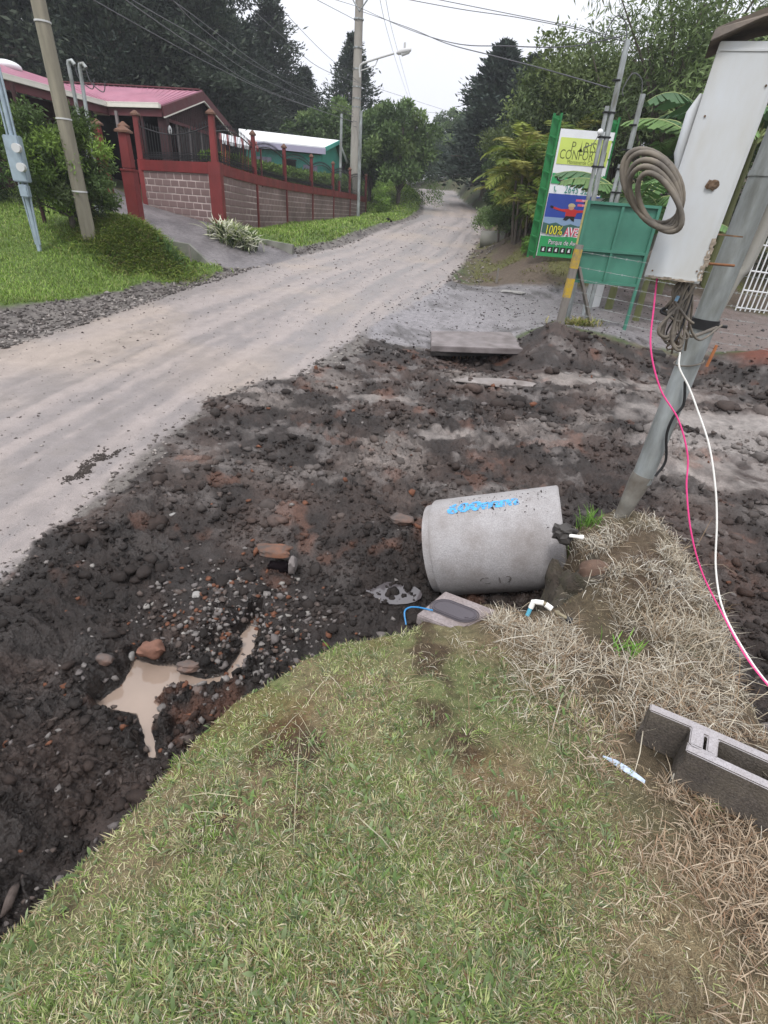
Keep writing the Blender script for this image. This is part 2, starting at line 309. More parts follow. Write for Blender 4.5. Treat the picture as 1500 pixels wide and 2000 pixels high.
base_pts = [(.1, 3.05, -.12), (-8, 2, .1), (-8, 7, .2), (-7.4, 9.6, .32), (-9, 12, .7), (-8.8, 13.5, .95), (-11, 15, 1.2), (-14, 18, 1.8), (-20, 20, 2.2), (-7, 12.6, .45), (-6.2, 13.2, .5), (-30, 5, .5), (-12, 8, .4),
  (-7.1, 14.9, 1.55), (-6.4, 14.9, 1.2), (-7.9, 14.5, 1.42), (-8.1, 17.3, 1.55), (-6.9, 13.9, .66), (-6.0, 15.0, .68), (-6.2, 14.2, .62), (-5.3, 15.3, .62), (-8.2, 13.6, .95), (-8.8, 16.2, 1.6),
  (-6.9, 16.2, 1.2), (-9.1, 20.5, 1.92), (-6.1, 18.8, 1.5), (-4.9, 17.2, .8), (-5.9, 17.2, 1.05), (-10, 19, 2.0), (-11, 22, 2.3),
  (-9, 26, 2.2), (-8, 32, 2.1), (-7, 38, 2.2), (-12, 30, 2.8), (-20, 40, 5), (-10, 50, 4), (-6, 60, 4.6), (-3, 46, 2.9), (-1.6, 36, 1.85), (-.6, 46, 3.5), (.2, 52, 3.9), (-1, 42.5, 2.9), (-2, 60, 4.8), (-30, 60, 9), (-10, 90, 5.6), (-30, 106, 6.5), (-60, 60, 14), (-3.4, 24, 1.35), (-2.6, 27.5, 1.6), (-1.7, 31.5, 1.8), (-4.2, 20.6, 1.15),
  (1.5, 15, .6), (4.8, 16.2, .58), (9.7, 16.2, .5), (9, 14, .42), (7.5, 11.3, .28), (3.4, 11.5, .5), (4.7, 11.6, .5), (12, 18, .8), (20, 14, .8), (2.2, 13.3, .5), (6, 13, .42),
  (4.2, 17.9, 1.2), (5, 18.3, 1.45), (6, 18.2, 1.5), (8, 18.5, 1.6), (3.6, 20.5, 1.1), (3.0, 18.5, .72), (4.2, 22, 1.9), (5.2, 22, 2.3), (3.9, 25, 1.5), (5, 27, 2.5), (7, 25, 2.7), (10, 22, 2.4), (5.2, 33, 2.1), (7, 34, 3.4), (6.1, 40, 2.8), (8.5, 44, 4.5), (6.6, 50, 4.2), (12, 40, 6), (7, 60, 5.6), (20, 30, 6), (30, 50, 8), (10, 80, 8), (40, 20, 5),
  (0, 8, .12), (0, 5.2, .0), (-1.5, 4.2, 0), (-1.6, 5.6, .02), (1.5, 6, .03), (3, 6, .1), (3, 8, .2), (5, 6, .05), (5, 8, .15), (7, 6, .1), (.3, 9.2, .12), (-.6, 9.6, .2), (1.1, 9.3, -.02), (1.9, 9.3, .02), (.6, 7.4, .08), (2.8, 9.75, .68), (3.4, 9.6, .55), (4.1, 9.8, .36), (2.3, 9.0, .3), (2.9, 8.8, .35), (1.2, 8.3, .1), (5.2, 9.8, .2), (7.0, 10.2, .55), (8.2, 9.8, .5), (6.3, 9.2, .25),
  (2.9, 3.1, .12), (3.6, 4.4, .05), (3.5, 2, .22), (2.7, 1.5, .3), (5, 3, .2), (12, 4, .3), (2.4, 4.2, .02), (1.8, 4.6, 0),
  (-1.42, 2.1, -.25), (-1.2, 1.78, -.25), (-.95, 2.5, -.25), (-1.15, 2.35, -.25), (-1.95, 2.0, -.2), (-2.1, 2.6, -.1), (-1.35, 2.85, -.17), (-.85, 3.3, -.10), (-.55, 2.75, -.24), (-.2, 2.6, -.22), (.2, 2.8, -.22), (.4, 3.3, -.2), (.9, 2.95, -.2), (1.0, 3.6, -.08), (.3, 4, -.04), (-1.75, 1.3, .03), (-1.6, 1.65, -.14), (-2.0, .8, .04), (-1.45, .6, -.28), (-1.2, 1.3, -.36), (-2.6, 1.5, -.02), (-3.5, 2, 0), (-3.5, -2, 0), (-1.45, .2, -.28), (-1.05, 1.5, -.36), (-.9, 2.15, -.25), (1.3, 2.9, .05), (-.1, 3.5, -.05), (-.7, 4, -.02)]
for yy in (0, 4, 8, 12, 16, 20, 26, 32, 40, 48, 58, 68, 80):
    i = np.interp(yy, [p[1] for p in RL], [p[0] for p in RL]); rr_ = RRt[::-1]; j = np.interp(yy, [p[1] for p in rr_[:22]], [p[0] for p in rr_[:22]])
    base_pts.append(((i+j)/2, yy, float(zroad(yy))))
for p in WALLP[1:]: base_pts.append((p[0]+.15, p[1], p[2]))
FB = tps_fit(base_pts)
BANK = np.array([(-1.45, -.3), (-1.3, .3), (-1.14, .70), (-1.03, .87), (-.95, 1.03), (-.87, 1.24), (-.79, 1.44), (-.68, 1.64), (-.45, 1.84), (-.24, 2.0), (.14, 2.12), (.33, 2.38), (.62, 2.42), (.95, 2.32), (1.13, 2.45), (1.16, 2.8), (1.28, 3.08), (1.6, 3.26), (1.93, 3.1), (2.08, 2.7), (2.03, 2.25), (1.85, 1.8), (1.86, 1.4), (2.1, .8), (2.4, 0), (2.6, -6), (-2.4, -6)])
bank_pts = [(-1.1, .7, .3), (-.8, 1.25, .33), (-.4, 1.8, .36), (.16, 2.1, .42), (.6, 2.3, .42), (1.05, 2.3, .48), (1.2, 2.8, .56), (1.65, 3.05, .69), (1.62, 2.7, .74), (1.4, 2.75, .64), (2.0, 2.6, .5), (1.9, 2, .45), (1.4, 2.0, .6), (1.05, 1.2, .655), (1.5, 1.15, .62), (1.9, 1.2, .48), (.9, .45, .78), (.1, .4, .8), (0, 0, .82), (-.8, .4, .55), (.3, 1.2, .66), (0, 1.6, .53), (-.4, 1.2, .5), (0, -1, .85), (1, 0, .85), (2.1, 0, .6), (-1.2, 0, .5), (.6, 1.7, .57), (1.0, 1.7, .61), (0, -5, 1), (2, -5, .9), (-2, -5, .7), (1.25, 1.3, .655), (1.3, 1.0, .655)]
FK = tps_fit(bank_pts)
MUDP = np.array([(-2.45, 1.0), (-2.5, 3.5), (-2.45, 4.6), (-2.25, 6.0), (-2.0, 6.8), (-1.25, 7.6), (-1.0, 8.6), (-.5, 9.8), (.5, 9.9), (2.6, 10.3), (4.3, 10.5), (6.0, 10.4), (9, 11), (14, 10), (14, -8), (-3, -8)])
DRIVE = np.array([(-8.15, 17.2), (-6.75, 15.95), (-5.9, 15.85), (-5.0, 15.75), (-4.1, 16.2), (-3.3, 19.2), (-4.3, 18.8), (-6.0, 18.95), (-9.1, 20.6), (-13, 24), (-13, 21)])
SIDE = np.array([(-.7, 11), (.6, 15.2), (1.5, 16.3), (3, 16.6), (4.8, 16.6), (9.7, 16.3), (16, 16.4), (16, 11.2), (8, 11), (6.0, 10.7), (3.6, 10.9), (2.6, 10.5), (.5, 10), (-.6, 9.8)])
LAWN = np.array([(-30, 9.3), (-9, 9.5), (-7.3, 9.9), (-6.35, 12.3), (-5.5, 14.4), (-4.95, 15.35), (-5.1, 15.75), (-5.9, 15.85), (-6.75, 15.95), (-8.15, 17.2), (-10, 18.7), (-40, 30), (-40, 10)])
VERGE = np.array([(-5.9, 19), (-4.6, 18.9), (-3.75, 19.6), (-2.85, 22), (-1.35, 30.8), (.0, 37), (.75, 41), (1.0, 48), (.5, 58), (-2, 68), (-8, 80), (-10, 60), (-6.2, 41), (-5.95, 24)])
PUD = np.array([tuple(atz(px, py, -.30))[:2] for px, py in ((262, 1288), (300, 1300), (345, 1302), (352, 1316), (400, 1328), (440, 1318), (468, 1280), (470, 1245), (500, 1205), (505, 1225), (492, 1275), (462, 1325), (410, 1345), (350, 1335), (325, 1345), (303, 1370), (320, 1385), (300, 1405), (294, 1430), (306, 1482), (292, 1480), (282, 1430), (268, 1396), (240, 1388), (200, 1384), (190, 1374), (238, 1340), (255, 1312))])
_ly = np.linspace(-8, 75, 84); _lx = np.interp(_ly, [p[1] for p in RL[:14]], [p[0] for p in RL[:14]]); _lx = np.convolve(np.pad(_lx, 3, 'edge'), np.ones(7)/7, 'valid')
def across(x, y): return x-np.interp(y, _ly, _lx)
def smooth_patches(x, y):
    e = 0
    for cx, cy, rx, ry in ((4.4, 5.3, 1.5, .45), (4.8, 7.0, 1.9, .38), (3.6, 8.2, 1.3, .3), (.7, 5.9, .6, .2), (-.3, 6.9, .6, .16)):
        e = np.maximum(e, sst(1.1, .75, np.hypot((x-cx)/rx, (y-cy)/ry)+.45*fbm(x*2.2, y*2.2, 3, 66)))
    return e
def tracks(x, y):
    h = 0
    for (ax, ay, bx, by, w_) in ((.1, 8.0, 2.0, 7.5, .17), (-.9, 6.9, 1.6, 5.5, .16), (.9, 4.9, 2.9, 4.5, .15)):
        ln = math.hypot(bx-ax, by-ay); ux_, uy_ = (bx-ax)/ln, (by-ay)/ln; s_ = (x-ax)*ux_+(y-ay)*uy_+.04*fbm(x*3, y*3, 2, 5); d_ = -(x-ax)*uy_+(y-ay)*ux_
        m_ = sst(w_+.03, w_-.03, np.abs(d_))*sst(0, .3, s_)*sst(ln, ln-.3, s_); h = h+m_*(-.04+.035*sst(-.2, .3, np.sin((s_+.5*np.abs(d_))*2*math.pi/.14)))
    return h
def masks(x, y):
    wob = .22*fbm(x*1.3, y*1.3, 4, 40)+.1*fbm(x*6, y*6, 3, 44)
    sc_ = np.clip(np.hypot(x, y)/6, .35, 1.3)
    m = {}
    m['bank'] = sdist(BANK, x, y)+.035*fbm(x*9, y*9, 3, 60)
    m['road'] = sdist(ROAD, x, y); m['mud'] = sdist(MUDP, x, y)+wob*sc_
    m['drive'] = sdist(DRIVE, x, y); m['side'] = sdist(SIDE, x, y)
    m['lawn'] = sdist(LAWN, x, y)+wob*.4; m['verge'] = sdist(VERGE, x, y)+wob*.3
    return m
def height(x, y, m=None, detail=True):
    x = np.asarray(x, float); y = np.asarray(y, float)
    if m is None: m = masks(x, y)
    b = tps(FB, x, y)
    r = sst(-.7, .1, m['road']); zr = zroad(y)
    b = b*(1-r)+zr*r
    mud = sst(-.1, .35, m['mud'])*(1-sst(-.02, .1, m['bank']))
    vg = sst(-.05, .5, m['verge'])*(y < 60); b = b+.16*vg*sst(.1, .9, m['verge'])
    if detail:
        soft = 1
        wx = x+.10*fbm(x*3, y*3, 3, 16); wy = y+.10*fbm(x*3+9, y*3, 3, 17); rg = 1-billow(wx*6, wy*6, 4, 9, .6)
        rough = .55+.8*sst(-.25, .25, fbm(x*.9+2, y*.9, 3, 18))
        sp_ = smooth_patches(x, y); rough = rough*(1-.85*sp_); b = b+mud*tracks(x, y)
        b = b+mud*(.05*fbm(x*2.3+4, y*2.3, 3, 72)*(y < 9))
        b = b+mud*soft*(.12*(billow(x*1.1, y*1.1, 4, 5)-.28)+rough*(.10*(.7-rg)+.05*(billow(wx*15, wy*15, 3, 13, .7)-.3)+.016*fbm(x*55, y*55, 2, 19)))
        b = b+mud*.035*np.maximum(0, fbm(x*.7+3, y*.7, 2, 70))*(y > 3)
        u = m['road']
        b = b+r*(1-mud)*(.018*fbm(x*.5, y*.12, 3, 21)+.014*fbm(across(x, y)*4+1.2*fbm(x*.12, y*.12, 2, 8), y*.10, 3, 23)+.004*fbm(x*14, y*11, 3, 22))
        gv = (1-r)*(1-mud)*sst(-.1, .3, -m['lawn'])*(1-sst(-.1, .1, m['drive']))*(1-sst(-.1, .2, m['side']))
        b = b+gv*.03*fbm(x*3, y*3, 4, 30)
        lw = sst(-.1, .2, m['lawn']); b = b+lw*.05*fbm(x*1.2, y*1.2, 4, 33)
        b = b+sst(-.1, .2, m['side'])*.012*fbm(x*4, y*4, 4, 35)
    near = (np.abs(x+1.2) < 1.2) & (np.abs(y-2.1) < 1.3)
    if near.any():
        pdn = sdist(PUD, x[near], y[near])+.018*fbm(x[near]*14, y[near]*14, 3, 62); bn_ = b[near]
        b = b.copy(); b[near] = np.where(pdn > 0, -.30-.05*sst(0, .05, pdn)*(1+.5*fbm(x[near]*9, y[near]*9, 2, 3)), np.minimum(np.maximum(bn_, -.285), -.30-pdn*.9+.35*sst(.0, .5, -pdn)+.2))
        b[near] = np.where((pdn <= 0) & (pdn > -.06), -.30+(b[near]+.30)*sst(0, .06, -pdn), b[near])
    e2 = np.hypot((x-.10)/.20, (y-3.05)/.11)+.35*fbm(x*12, y*12, 3, 63); w2_ = sst(1.5, .8, e2); b = b*(1-w2_)-.155*w2_
    k = tps(FK, np.clip(x, -2.4, 2.6), np.clip(y, -6, 4))
    if detail: k = k+.018*fbm(x*4, y*4, 4, 51)+.008*fbm(x*16, y*16, 3, 55)
    f = sst(-.015, .10, m['bank']); b = b*(1-f)+k*f
    return b
def ground_z(x, y): return float(height(np.array([x]), np.array([y]))[0])

def lerp(a, b, t): return a+(np.asarray(b)-a)*t[..., None]
def colours(x, y, z, m):
    n1 = fbm(x*2, y*2, 5, 80); n2 = fbm(x*7, y*7, 4, 85); n3 = fbm(x*.8+9, y*.8, 3, 90); n4 = fbm(x*3.1-4, y*3.1, 4, 95)
    c = np.zeros(x.shape+(3,))+np.array([.055, .075, .025]); wet = np.full(x.shape, .15)
    c = lerp(c, (.09, .07, .045), sst(-.1, .5, n1))
    # right roadside bank: brown soil, moss
    rb = sst(-.5, .5, x-2.2)*sst(15.9, 16.6, y)*(y < 40)
    c = lerp(c, (.10, .075, .055), rb); c = lerp(c, (.11, .115, .035), .75*rb*sst(.0, .35, n3+.3*n2+.15*(y > 19)))
    # left gravel verge
    gv = sst(-1.9, -1.5, m['road'])*(1-sst(-.05, .1, m['lawn']))*(x < 1.5)
    c = lerp(c, (.13, .115, .105), gv); c = lerp(c, (.055, .045, .042), gv*sst(-.15, .35, n2+n1*.6)*.9); wet = wet+(.35-wet)*gv
    c = lerp(c, (.075, .12, .02), sst(-.03, .06, m['lawn'])); c = lerp(c, (.075, .12, .02), sst(-.03, .06, m['verge']))
    s = sst(-.15, .15, m['side']+.2*n1); c = lerp(c, (.215, .20, .21), s); c = lerp(c, (.09, .082, .084), s*sst(-.1, .5, n2*.7+n1)*sst(.9, -.4, m['side']-1)); wet = wet+(.8-wet)*s
    c = lerp(c, (.16, .11, .09), s*sst(4.5, 7.5, x)*.7)
    d = sst(-.06, .06, m['drive']); c = lerp(c, (.165, .15, .155), d); c = lerp(c, (.10, .09, .095), d*sst(-.2, .4, n1)*.7); wet = wet+(.55-wet)*d
    r = sst(-.08, .08, m['road']+.1*n2)*(1-d*(m['road'] < .3)); tr = 0
    lane = fbm(across(x, y)*3.2+1.2*fbm(x*.12, y*.12, 2, 8), y*.08, 5, 101)+.35*fbm(x*7, y*3, 3, 106)
    rc = lerp(np.zeros(x.shape+(3,))+np.array([.275, .237, .225]), (.205, .182, .178), sst(-.25, .35, lane))
    rc = lerp(rc, (.33, .265, .215), sst(.0, .5, fbm(x*.4, y*.4, 3, 99))*.5)
    rc = lerp(rc, (.20, .175, .165), sst(.15, .6, fbm(across(x, y)*3.5, y*.5, 4, 104)+.5*n2)*.6)
    c = lerp(c, rc, r); wet = wet+(.50+.3*sst(0, .4, lane)-wet)*r
    # churned mud
    mu = sst(-.03, .05, m['mud']+.06*n2)*(1-sst(10.2, 11, y))
    mc = lerp(np.zeros(x.shape+(3,))+np.array([.032, .023, .020]), (.078, .052, .043), sst(-.3, .5, n1))
    mc = lerp(mc, (.19, .165, .155), sst(.12, .5, n4+.45*n2-.1*n3)*(.12+.6*sst(2.8, 5, y)))
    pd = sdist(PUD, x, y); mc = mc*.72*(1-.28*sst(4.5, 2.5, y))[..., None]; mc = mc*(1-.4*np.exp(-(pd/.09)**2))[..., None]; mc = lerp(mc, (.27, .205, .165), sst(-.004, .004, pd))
    fl = smooth_patches(x, y); mc = lerp(mc, (.23, .20, .185), fl*.75*sst(-.35, .15, n2))
    flatish = sst(4, 5, y)*sst(9.4, 8, y)
    mc = lerp(mc, (.20, .17, .155), flatish*sst(.0, .5, fbm(x*1.1+5, y*2.2, 4, 110))*.7)
    mc = mc*(1+.35*fbm(x*4.5, y*4.5, 4, 125))[..., None]; mc = lerp(mc, (.15, .065, .04), sst(.36, .62, fbm(x*2.6+31, y*2.6, 4, 120)+.12*n2)*.42)
    mc = lerp(mc, (.16, .05, .03), sst(6.2, 6.8, x)*sst(9.3, 9.9, y)*.9)
    mc = lerp(mc, (.28, .25, .235), sst(2.6, 3.3, x)*sst(4.6, 5.2, y)*sst(7.6, 7, y)*sst(-.15, .25, fbm(x*.8, y*1.8, 3, 130))*.7)
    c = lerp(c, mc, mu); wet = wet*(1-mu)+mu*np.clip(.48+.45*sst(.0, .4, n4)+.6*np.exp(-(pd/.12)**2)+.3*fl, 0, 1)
    b = sst(-.02, .03, m['bank'])
    bc = lerp(np.zeros(x.shape+(3,))+np.array([.17, .135, .08]), (.125, .14, .06), sst(-.3, .3, n1))
    bare = sst(.15, .45, fbm(x*3.3, y*3.3, 4, 140)); bc = lerp(bc, (.06, .040, .028), bare*.9); bc = lerp(bc, (.13, .065, .025), sst(.2, .45, fbm(x*2.1+7, y*2.1, 4, 142))*.35*(x < .6))
    bc = lerp(bc, (.085, .062, .046), sst(.45, 1.0, x+.4*(y-1.5)*(x > .2)+.3*n1)*.85); bc = lerp(bc, (.045, .032, .025), sst(.1, .5, n4)*sst(.8, 1.2, x)*.7)
    c = lerp(c, bc, b); wet = wet*(1-b)+.1*b
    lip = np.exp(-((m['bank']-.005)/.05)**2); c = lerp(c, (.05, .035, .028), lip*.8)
    return c, np.clip(wet, 0, 1)

na = 690
ang = np.concatenate([np.linspace(-71, 71, na)*math.pi/180, np.linspace(72, 289, 90)*math.pi/180])
rad = np.concatenate([np.exp(np.linspace(math.log(.22), 0, 90))[:-1], np.exp(np.linspace(0, math.log(10), 520))[:-1], np.exp(np.linspace(math.log(10), math.log(95), 190)), np.exp(np.linspace(math.log(97), math.log(900), 24))])
A_, R_ = np.meshgrid(ang, rad); GX = R_*np.sin(A_); GY = R_*np.cos(A_); gm = masks(GX, GY); GZ = height(GX, GY, gm)
far = sst(70, 120, R_); GZ = GZ*(1-far)+np.minimum(GZ, 12)*far
GC, GW = colours(GX, GY, GZ, gm)
V_ = np.stack([GX, GY, GZ], -1).reshape(-1, 3); nA, nR = len(ang), len(rad)
ii, jj = np.meshgrid(np.arange(nR-1), np.arange(nA), indexing='ij'); jn = (jj+1) % nA
Q_ = np.stack([ii*nA+jj, ii*nA+jn, (ii+1)*nA+jn, (ii+1)*nA+jj], -1).reshape(-1, 4)
Q_ = Q_[:, ::-1]
mid = {k: v[:-1, :].reshape(-1) for k, v in gm.items()}; my = GY[:-1].reshape(-1); mxx = GX[:-1].reshape(-1)
cls = np.full(len(Q_), 0)
cls[(mid['road'] > -1.7) & (mxx < 1.5)] = 7
cls[(mid['lawn'] > 0) | (mid['verge'] > 0)] = 1
cls[mid['side'] > 0] = 2
cls[mid['drive'] > 0] = 3
cls[mid['road'] > 0] = 4
cls[(mid['mud'] > 0) & (my < 10.6)] = 5
cls[mid['bank'] > 0] = 6
names = ['hillside_ground', 'lawn', 'side_road', 'driveway', 'road', 'mud_ground', 'grass_bank', 'gravel_verge']
for k, nm in enumerate(names):
    q = Q_[cls == k]
    if not len(q): continue
    u, inv = np.unique(q, return_inverse=True)
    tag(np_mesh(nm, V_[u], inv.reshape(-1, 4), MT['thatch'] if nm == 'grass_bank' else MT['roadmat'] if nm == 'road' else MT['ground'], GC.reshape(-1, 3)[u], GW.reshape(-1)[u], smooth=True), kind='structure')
mb = MB(); mb.box((0, 0, -.02), (1, 1, .04))

# puddles
def blob(cx, cy, rx, ry, z, n=40, s=0, am=.3):
    pts = []
    for i in range(n):
        a = 2*math.pi*i/n; k = 1+am*float(fbm(math.cos(a)*1.7+s, math.sin(a)*1.7+s, 3, 9)); pts.append((cx+rx*k*math.cos(a), cy+ry*k*math.sin(a), z))
    return pts
mb = MB().poly([(-2.1, 1.5, -.30), (-1.0, 1.35, -.30), (-.6, 2.2, -.30), (-.55, 2.9, -.30), (-1.2, 2.9, -.30), (-1.9, 2.5, -.30)])
solo('muddy_puddle', mb, MT['water'], 'milky brown puddle at the bottom of the ditch', 'puddle', (-1.4, 2.1, -.3), kind='structure')

# ------------------------------------------------------------------ scattered soil clods, stones and pebbles (uncountable)
_ico = None
def ico():
    bm = bmesh.new(); bmesh.ops.create_icosphere(bm, subdivisions=1, radius=1); v = np.array([q.co[:] for q in bm.verts]); f = np.array([[q.index for q in g.verts] for g in bm.faces]); bm.free(); return v, f
IV, IF = ico()
OV = np.array([(1, 0, 0), (0, 1, 0), (-1, 0, 0), (0, -1, 0), (0, 0, 1), (0, 0, -1)], float); OF = np.array([(0, 1, 4), (1, 2, 4), (2, 3, 4), (3, 0, 4), (1, 0, 5), (2, 1, 5), (3, 2, 5), (0, 3, 5)])
def rocks(name, X, Y, S, COL, sink=.3, flatz=.7, mat=None, zoff=None, lo=False):
    IV, IF = (OV, OF) if lo else (globals()['IV'], globals()['IF']); nv = len(IV)
    n = len(X); v = np.repeat(IV[None], n, 0); v = v*(1+RG.uniform(-.5, .35, (n, nv, 1)))*RG.uniform(.5, 1.4, (n, 1, 3))+RG.uniform(-.15, .15, (n, nv, 3)); v[..., 2] *= flatz
    a = RG.uniform(0, 6.28, n); c, s = np.cos(a)[:, None], np.sin(a)[:, None]
    x, y = v[..., 0]*c-v[..., 1]*s, v[..., 0]*s+v[..., 1]*c; v = np.stack([x, y, v[..., 2]], -1)*S[:, None, None]
    Z = height(X, Y) if zoff is None else zoff
    v += np.stack([X, Y, Z+S*(flatz-sink)*.6], -1)[:, None]
    f = IF[None]+np.arange(n)[:, None, None]*nv
    cc = np.repeat(COL[:, None], nv, 1)*RG.uniform(.85, 1.15, (n, nv, 1))
    return tag(np_mesh(name, v.reshape(-1, 3), f.reshape(-1, 3), mat or MT['clod'], cc.reshape(-1, 3)), kind='stuff')
def polar(n, r0, r1, a0, a1, pw=1.0):
    r = np.exp(np.log(r0)+(np.log(r1)-np.log(r0))*RG.uniform(0, 1, n)**pw); a = RG.uniform(R(a0), R(a1), n); return r*np.sin(a), r*np.cos(a), r
X, Y, r = polar(50000, 1.3, 12, -58, 62); m_ = masks(X, Y)
cl_n = fbm(X*1.6, Y*1.6, 3, 200)+.7*fbm(X*6, Y*6, 2, 203)
ok = (m_['mud'] > .0) & (m_['bank'] < -.03) & (Y < 10.4) & (cl_n+RG.uniform(-.5, .5, len(X)) > -.08) & (sdist(PUD, X, Y) < -.01)
ok &= smooth_patches(X, Y) < .5
X, Y, r = X[ok], Y[ok], r[ok]
S = (.003+.0022*r)*RG.lognormal(0, .55, len(X)); S = np.clip(S, .003, .05)
col = colours(X, Y, X*0, masks(X, Y))[0]*RG.uniform(.55, 1.25, (len(X), 1))*.9
def lumps(name, n, r0, r1, a0, a1, s0, s1, seed):
    X, Y, r = polar(n, r0, r1, a0, a1); m_ = masks(X, Y); q = fbm(X*1.3, Y*1.3, 3, seed); ok = (m_['mud'] > .08) & (m_['bank'] < -.1) & (Y < 10) & (sdist(PUD, X, Y) < -.06) & (smooth_patches(X, Y) < .3) & (q > RG.uniform(-.2, .25, n)); X, Y = X[ok], Y[ok]; n = len(X)
    bm = bmesh.new(); bmesh.ops.create_icosphere(bm, subdivisions=2, radius=1); bv_ = np.array([v.co[:] for v in bm.verts]); bf = np.array([[v.index for v in f.verts] for f in bm.faces]); bm.free(); k = len(bv_)
    v = np.repeat(bv_[None], n, 0); off = RG.uniform(0, 50, (n, 1)); d = 1+.55*fbm(v[..., 0]*1.5+off+v[..., 2]*.7, v[..., 1]*1.5+off*1.3-v[..., 2], 3, seed+1)+RG.uniform(-.10, .10, (n, k)); v = v*d[..., None]*RG.uniform(.65, 1.35, (n, 1, 3))*np.array([1, 1, .6])
    S = RG.uniform(s0, s1, n)*RG.uniform(.5, 1, n); v = v*S[:, None, None]+np.stack([X, Y, height(X, Y)+S*.12], -1)[:, None]; c = colours(X, Y, X*0, masks(X, Y))[0]*RG.uniform(.55, 1.05, (n, 1)); c = np.repeat(c[:, None], k, 1)*RG.uniform(.85, 1.15, (n, k, 1))
    return tag(np_mesh(name, v.reshape(-1, 3), (bf[None]+np.arange(n)[:, None, None]*k).reshape(-1, 3), MT['clod'], c.reshape(-1, 3)), kind='stuff')
lumps('mud_lumps', 900, 1.8, 9.5, -56, 48, .02, .085, 240)
lumps('mud_lumps_fine', 1500, 1.6, 7, -56, 50, .010, .035, 260)
lumps('mud_lumps_heap', 260, 6.5, 10.3, 5, 48, .05, .16, 250)
big = S > .0035*r
rocks('soil_clods', X[big], Y[big], S[big], col[big]); rocks('soil_crumbs', X[~big], Y[~big], S[~big], col[~big], lo=True)
n = 1500; t_ = RG.uniform(0, 1, n); a_, b_ = atz(140, 945, .0), atz(262, 858, .02); X = a_.x+(b_.x-a_.x)*t_+RG.normal(0, .05, n); Y = a_.y+(b_.y-a_.y)*t_+RG.normal(0, .10, n)
ok = fbm(X*5, Y*5, 3, 230) > -.05; X, Y = X[ok], Y[ok]; rocks('dirt_streak', X, Y, RG.uniform(.004, .016, len(X)), np.array([(.05, .04, .035)])*np.ones((len(X), 1)), lo=True)
X, Y, r = polar(16000, 8, 24, -46, -8); m_ = masks(X, Y); ok = (m_['road'] > -1.6) & (m_['road'] < .1) & (m_['lawn'] < 0) & (m_['verge'] < 0) & (m_['drive'] < -.02); X, Y, r = X[ok], Y[ok], r[ok]
rocks('verge_gravel', X, Y, np.clip((.006+.0016*r)*RG.lognormal(0, .45, len(X)), .008, .06), np.array([(.20, .18, .17), (.10, .088, .082), (.055, .047, .043)])[RG.choice(3, len(X))], lo=True)
X, Y, r = polar(1700, 1.6, 9, -58, 50); m_ = masks(X, Y)
ok = (m_['mud'] > .0) & (m_['bank'] < -.05); ok &= (fbm(X*1.2+8, Y*1.2, 3, 210) > -.05) | ((np.hypot(X+1.0, Y-2.5) < .6) & (sdist(PUD, X, Y) < -.02))
X, Y, r = X[ok], Y[ok], r[ok]; S = np.clip((.009+.003*r)*RG.lognormal(0, .45, len(X)), .008, .05)
pal2 = np.array([(.22, .20, .19), (.16, .14, .135), (.30, .28, .26), (.17, .07, .04), (.11, .085, .075)])
rocks('loose_stones', X, Y, S, pal2[RG.choice(5, len(X), p=[.15, .35, .03, .12, .35])]*.8, sink=.35)
# dense small stones round the puddle
n = 900; X = RG.normal(-.95, .38, n); Y = RG.normal(2.6, .28, n); m_ = masks(X, Y); z_ = height(X, Y); ok = (m_['bank'] < -.04) & (z_ > -.32)
X, Y, z_ = X[ok], Y[ok], z_[ok]; S = RG.uniform(.006, .024, len(X)); rocks('wet_pebbles', X, Y, S, pal2[RG.choice(5, len(X), p=[.2, .3, .08, .14, .28])]*.8, zoff=z_)
X, Y, r = polar(30000, 2.6, 40, -55, 20); m_ = masks(X, Y)
ok = (m_['road'] > -.9) & (m_['mud'] < .05) & (m_['lawn'] < 0) & (m_['verge'] < 0) & (m_['drive'] < .1); edge = np.where(m_['road'] < .12, .8, .15+.30*(fbm(m_['road']*4, Y*.1, 2, 220) > .15))
ok &= (RG.uniform(0, 1, len(X)) < edge) & (m_['side'] < -.1); X, Y, r, q = X[ok], Y[ok], r[ok], m_['road'][ok]
S = np.where(q < .12, .004+.0022*r, .0025+.0009*r)*RG.lognormal(0, .35, len(X))
col = np.array([(.30, .27, .25), (.16, .14, .13), (.09, .075, .07)])[RG.choice(3, len(X), p=[.3, .35, .35])]
rocks('road_pebbles', X, Y, np.clip(S, .003, .06), col, lo=True)
X, Y, r = polar(3600, 9, 17.5, -8, 45); m_ = masks(X, Y); ok = (m_['side'] > -.2) & (m_['mud'] < 0); X, Y, r = X[ok], Y[ok], r[ok]
rocks('side_road_gravel', X, Y, np.clip((.0045+.0008*r)*RG.lognormal(0, .4, len(X)), .005, .04), np.array([(.2, .19, .19), (.11, .1, .1), (.05, .045, .045)])[RG.choice(3, len(X))])

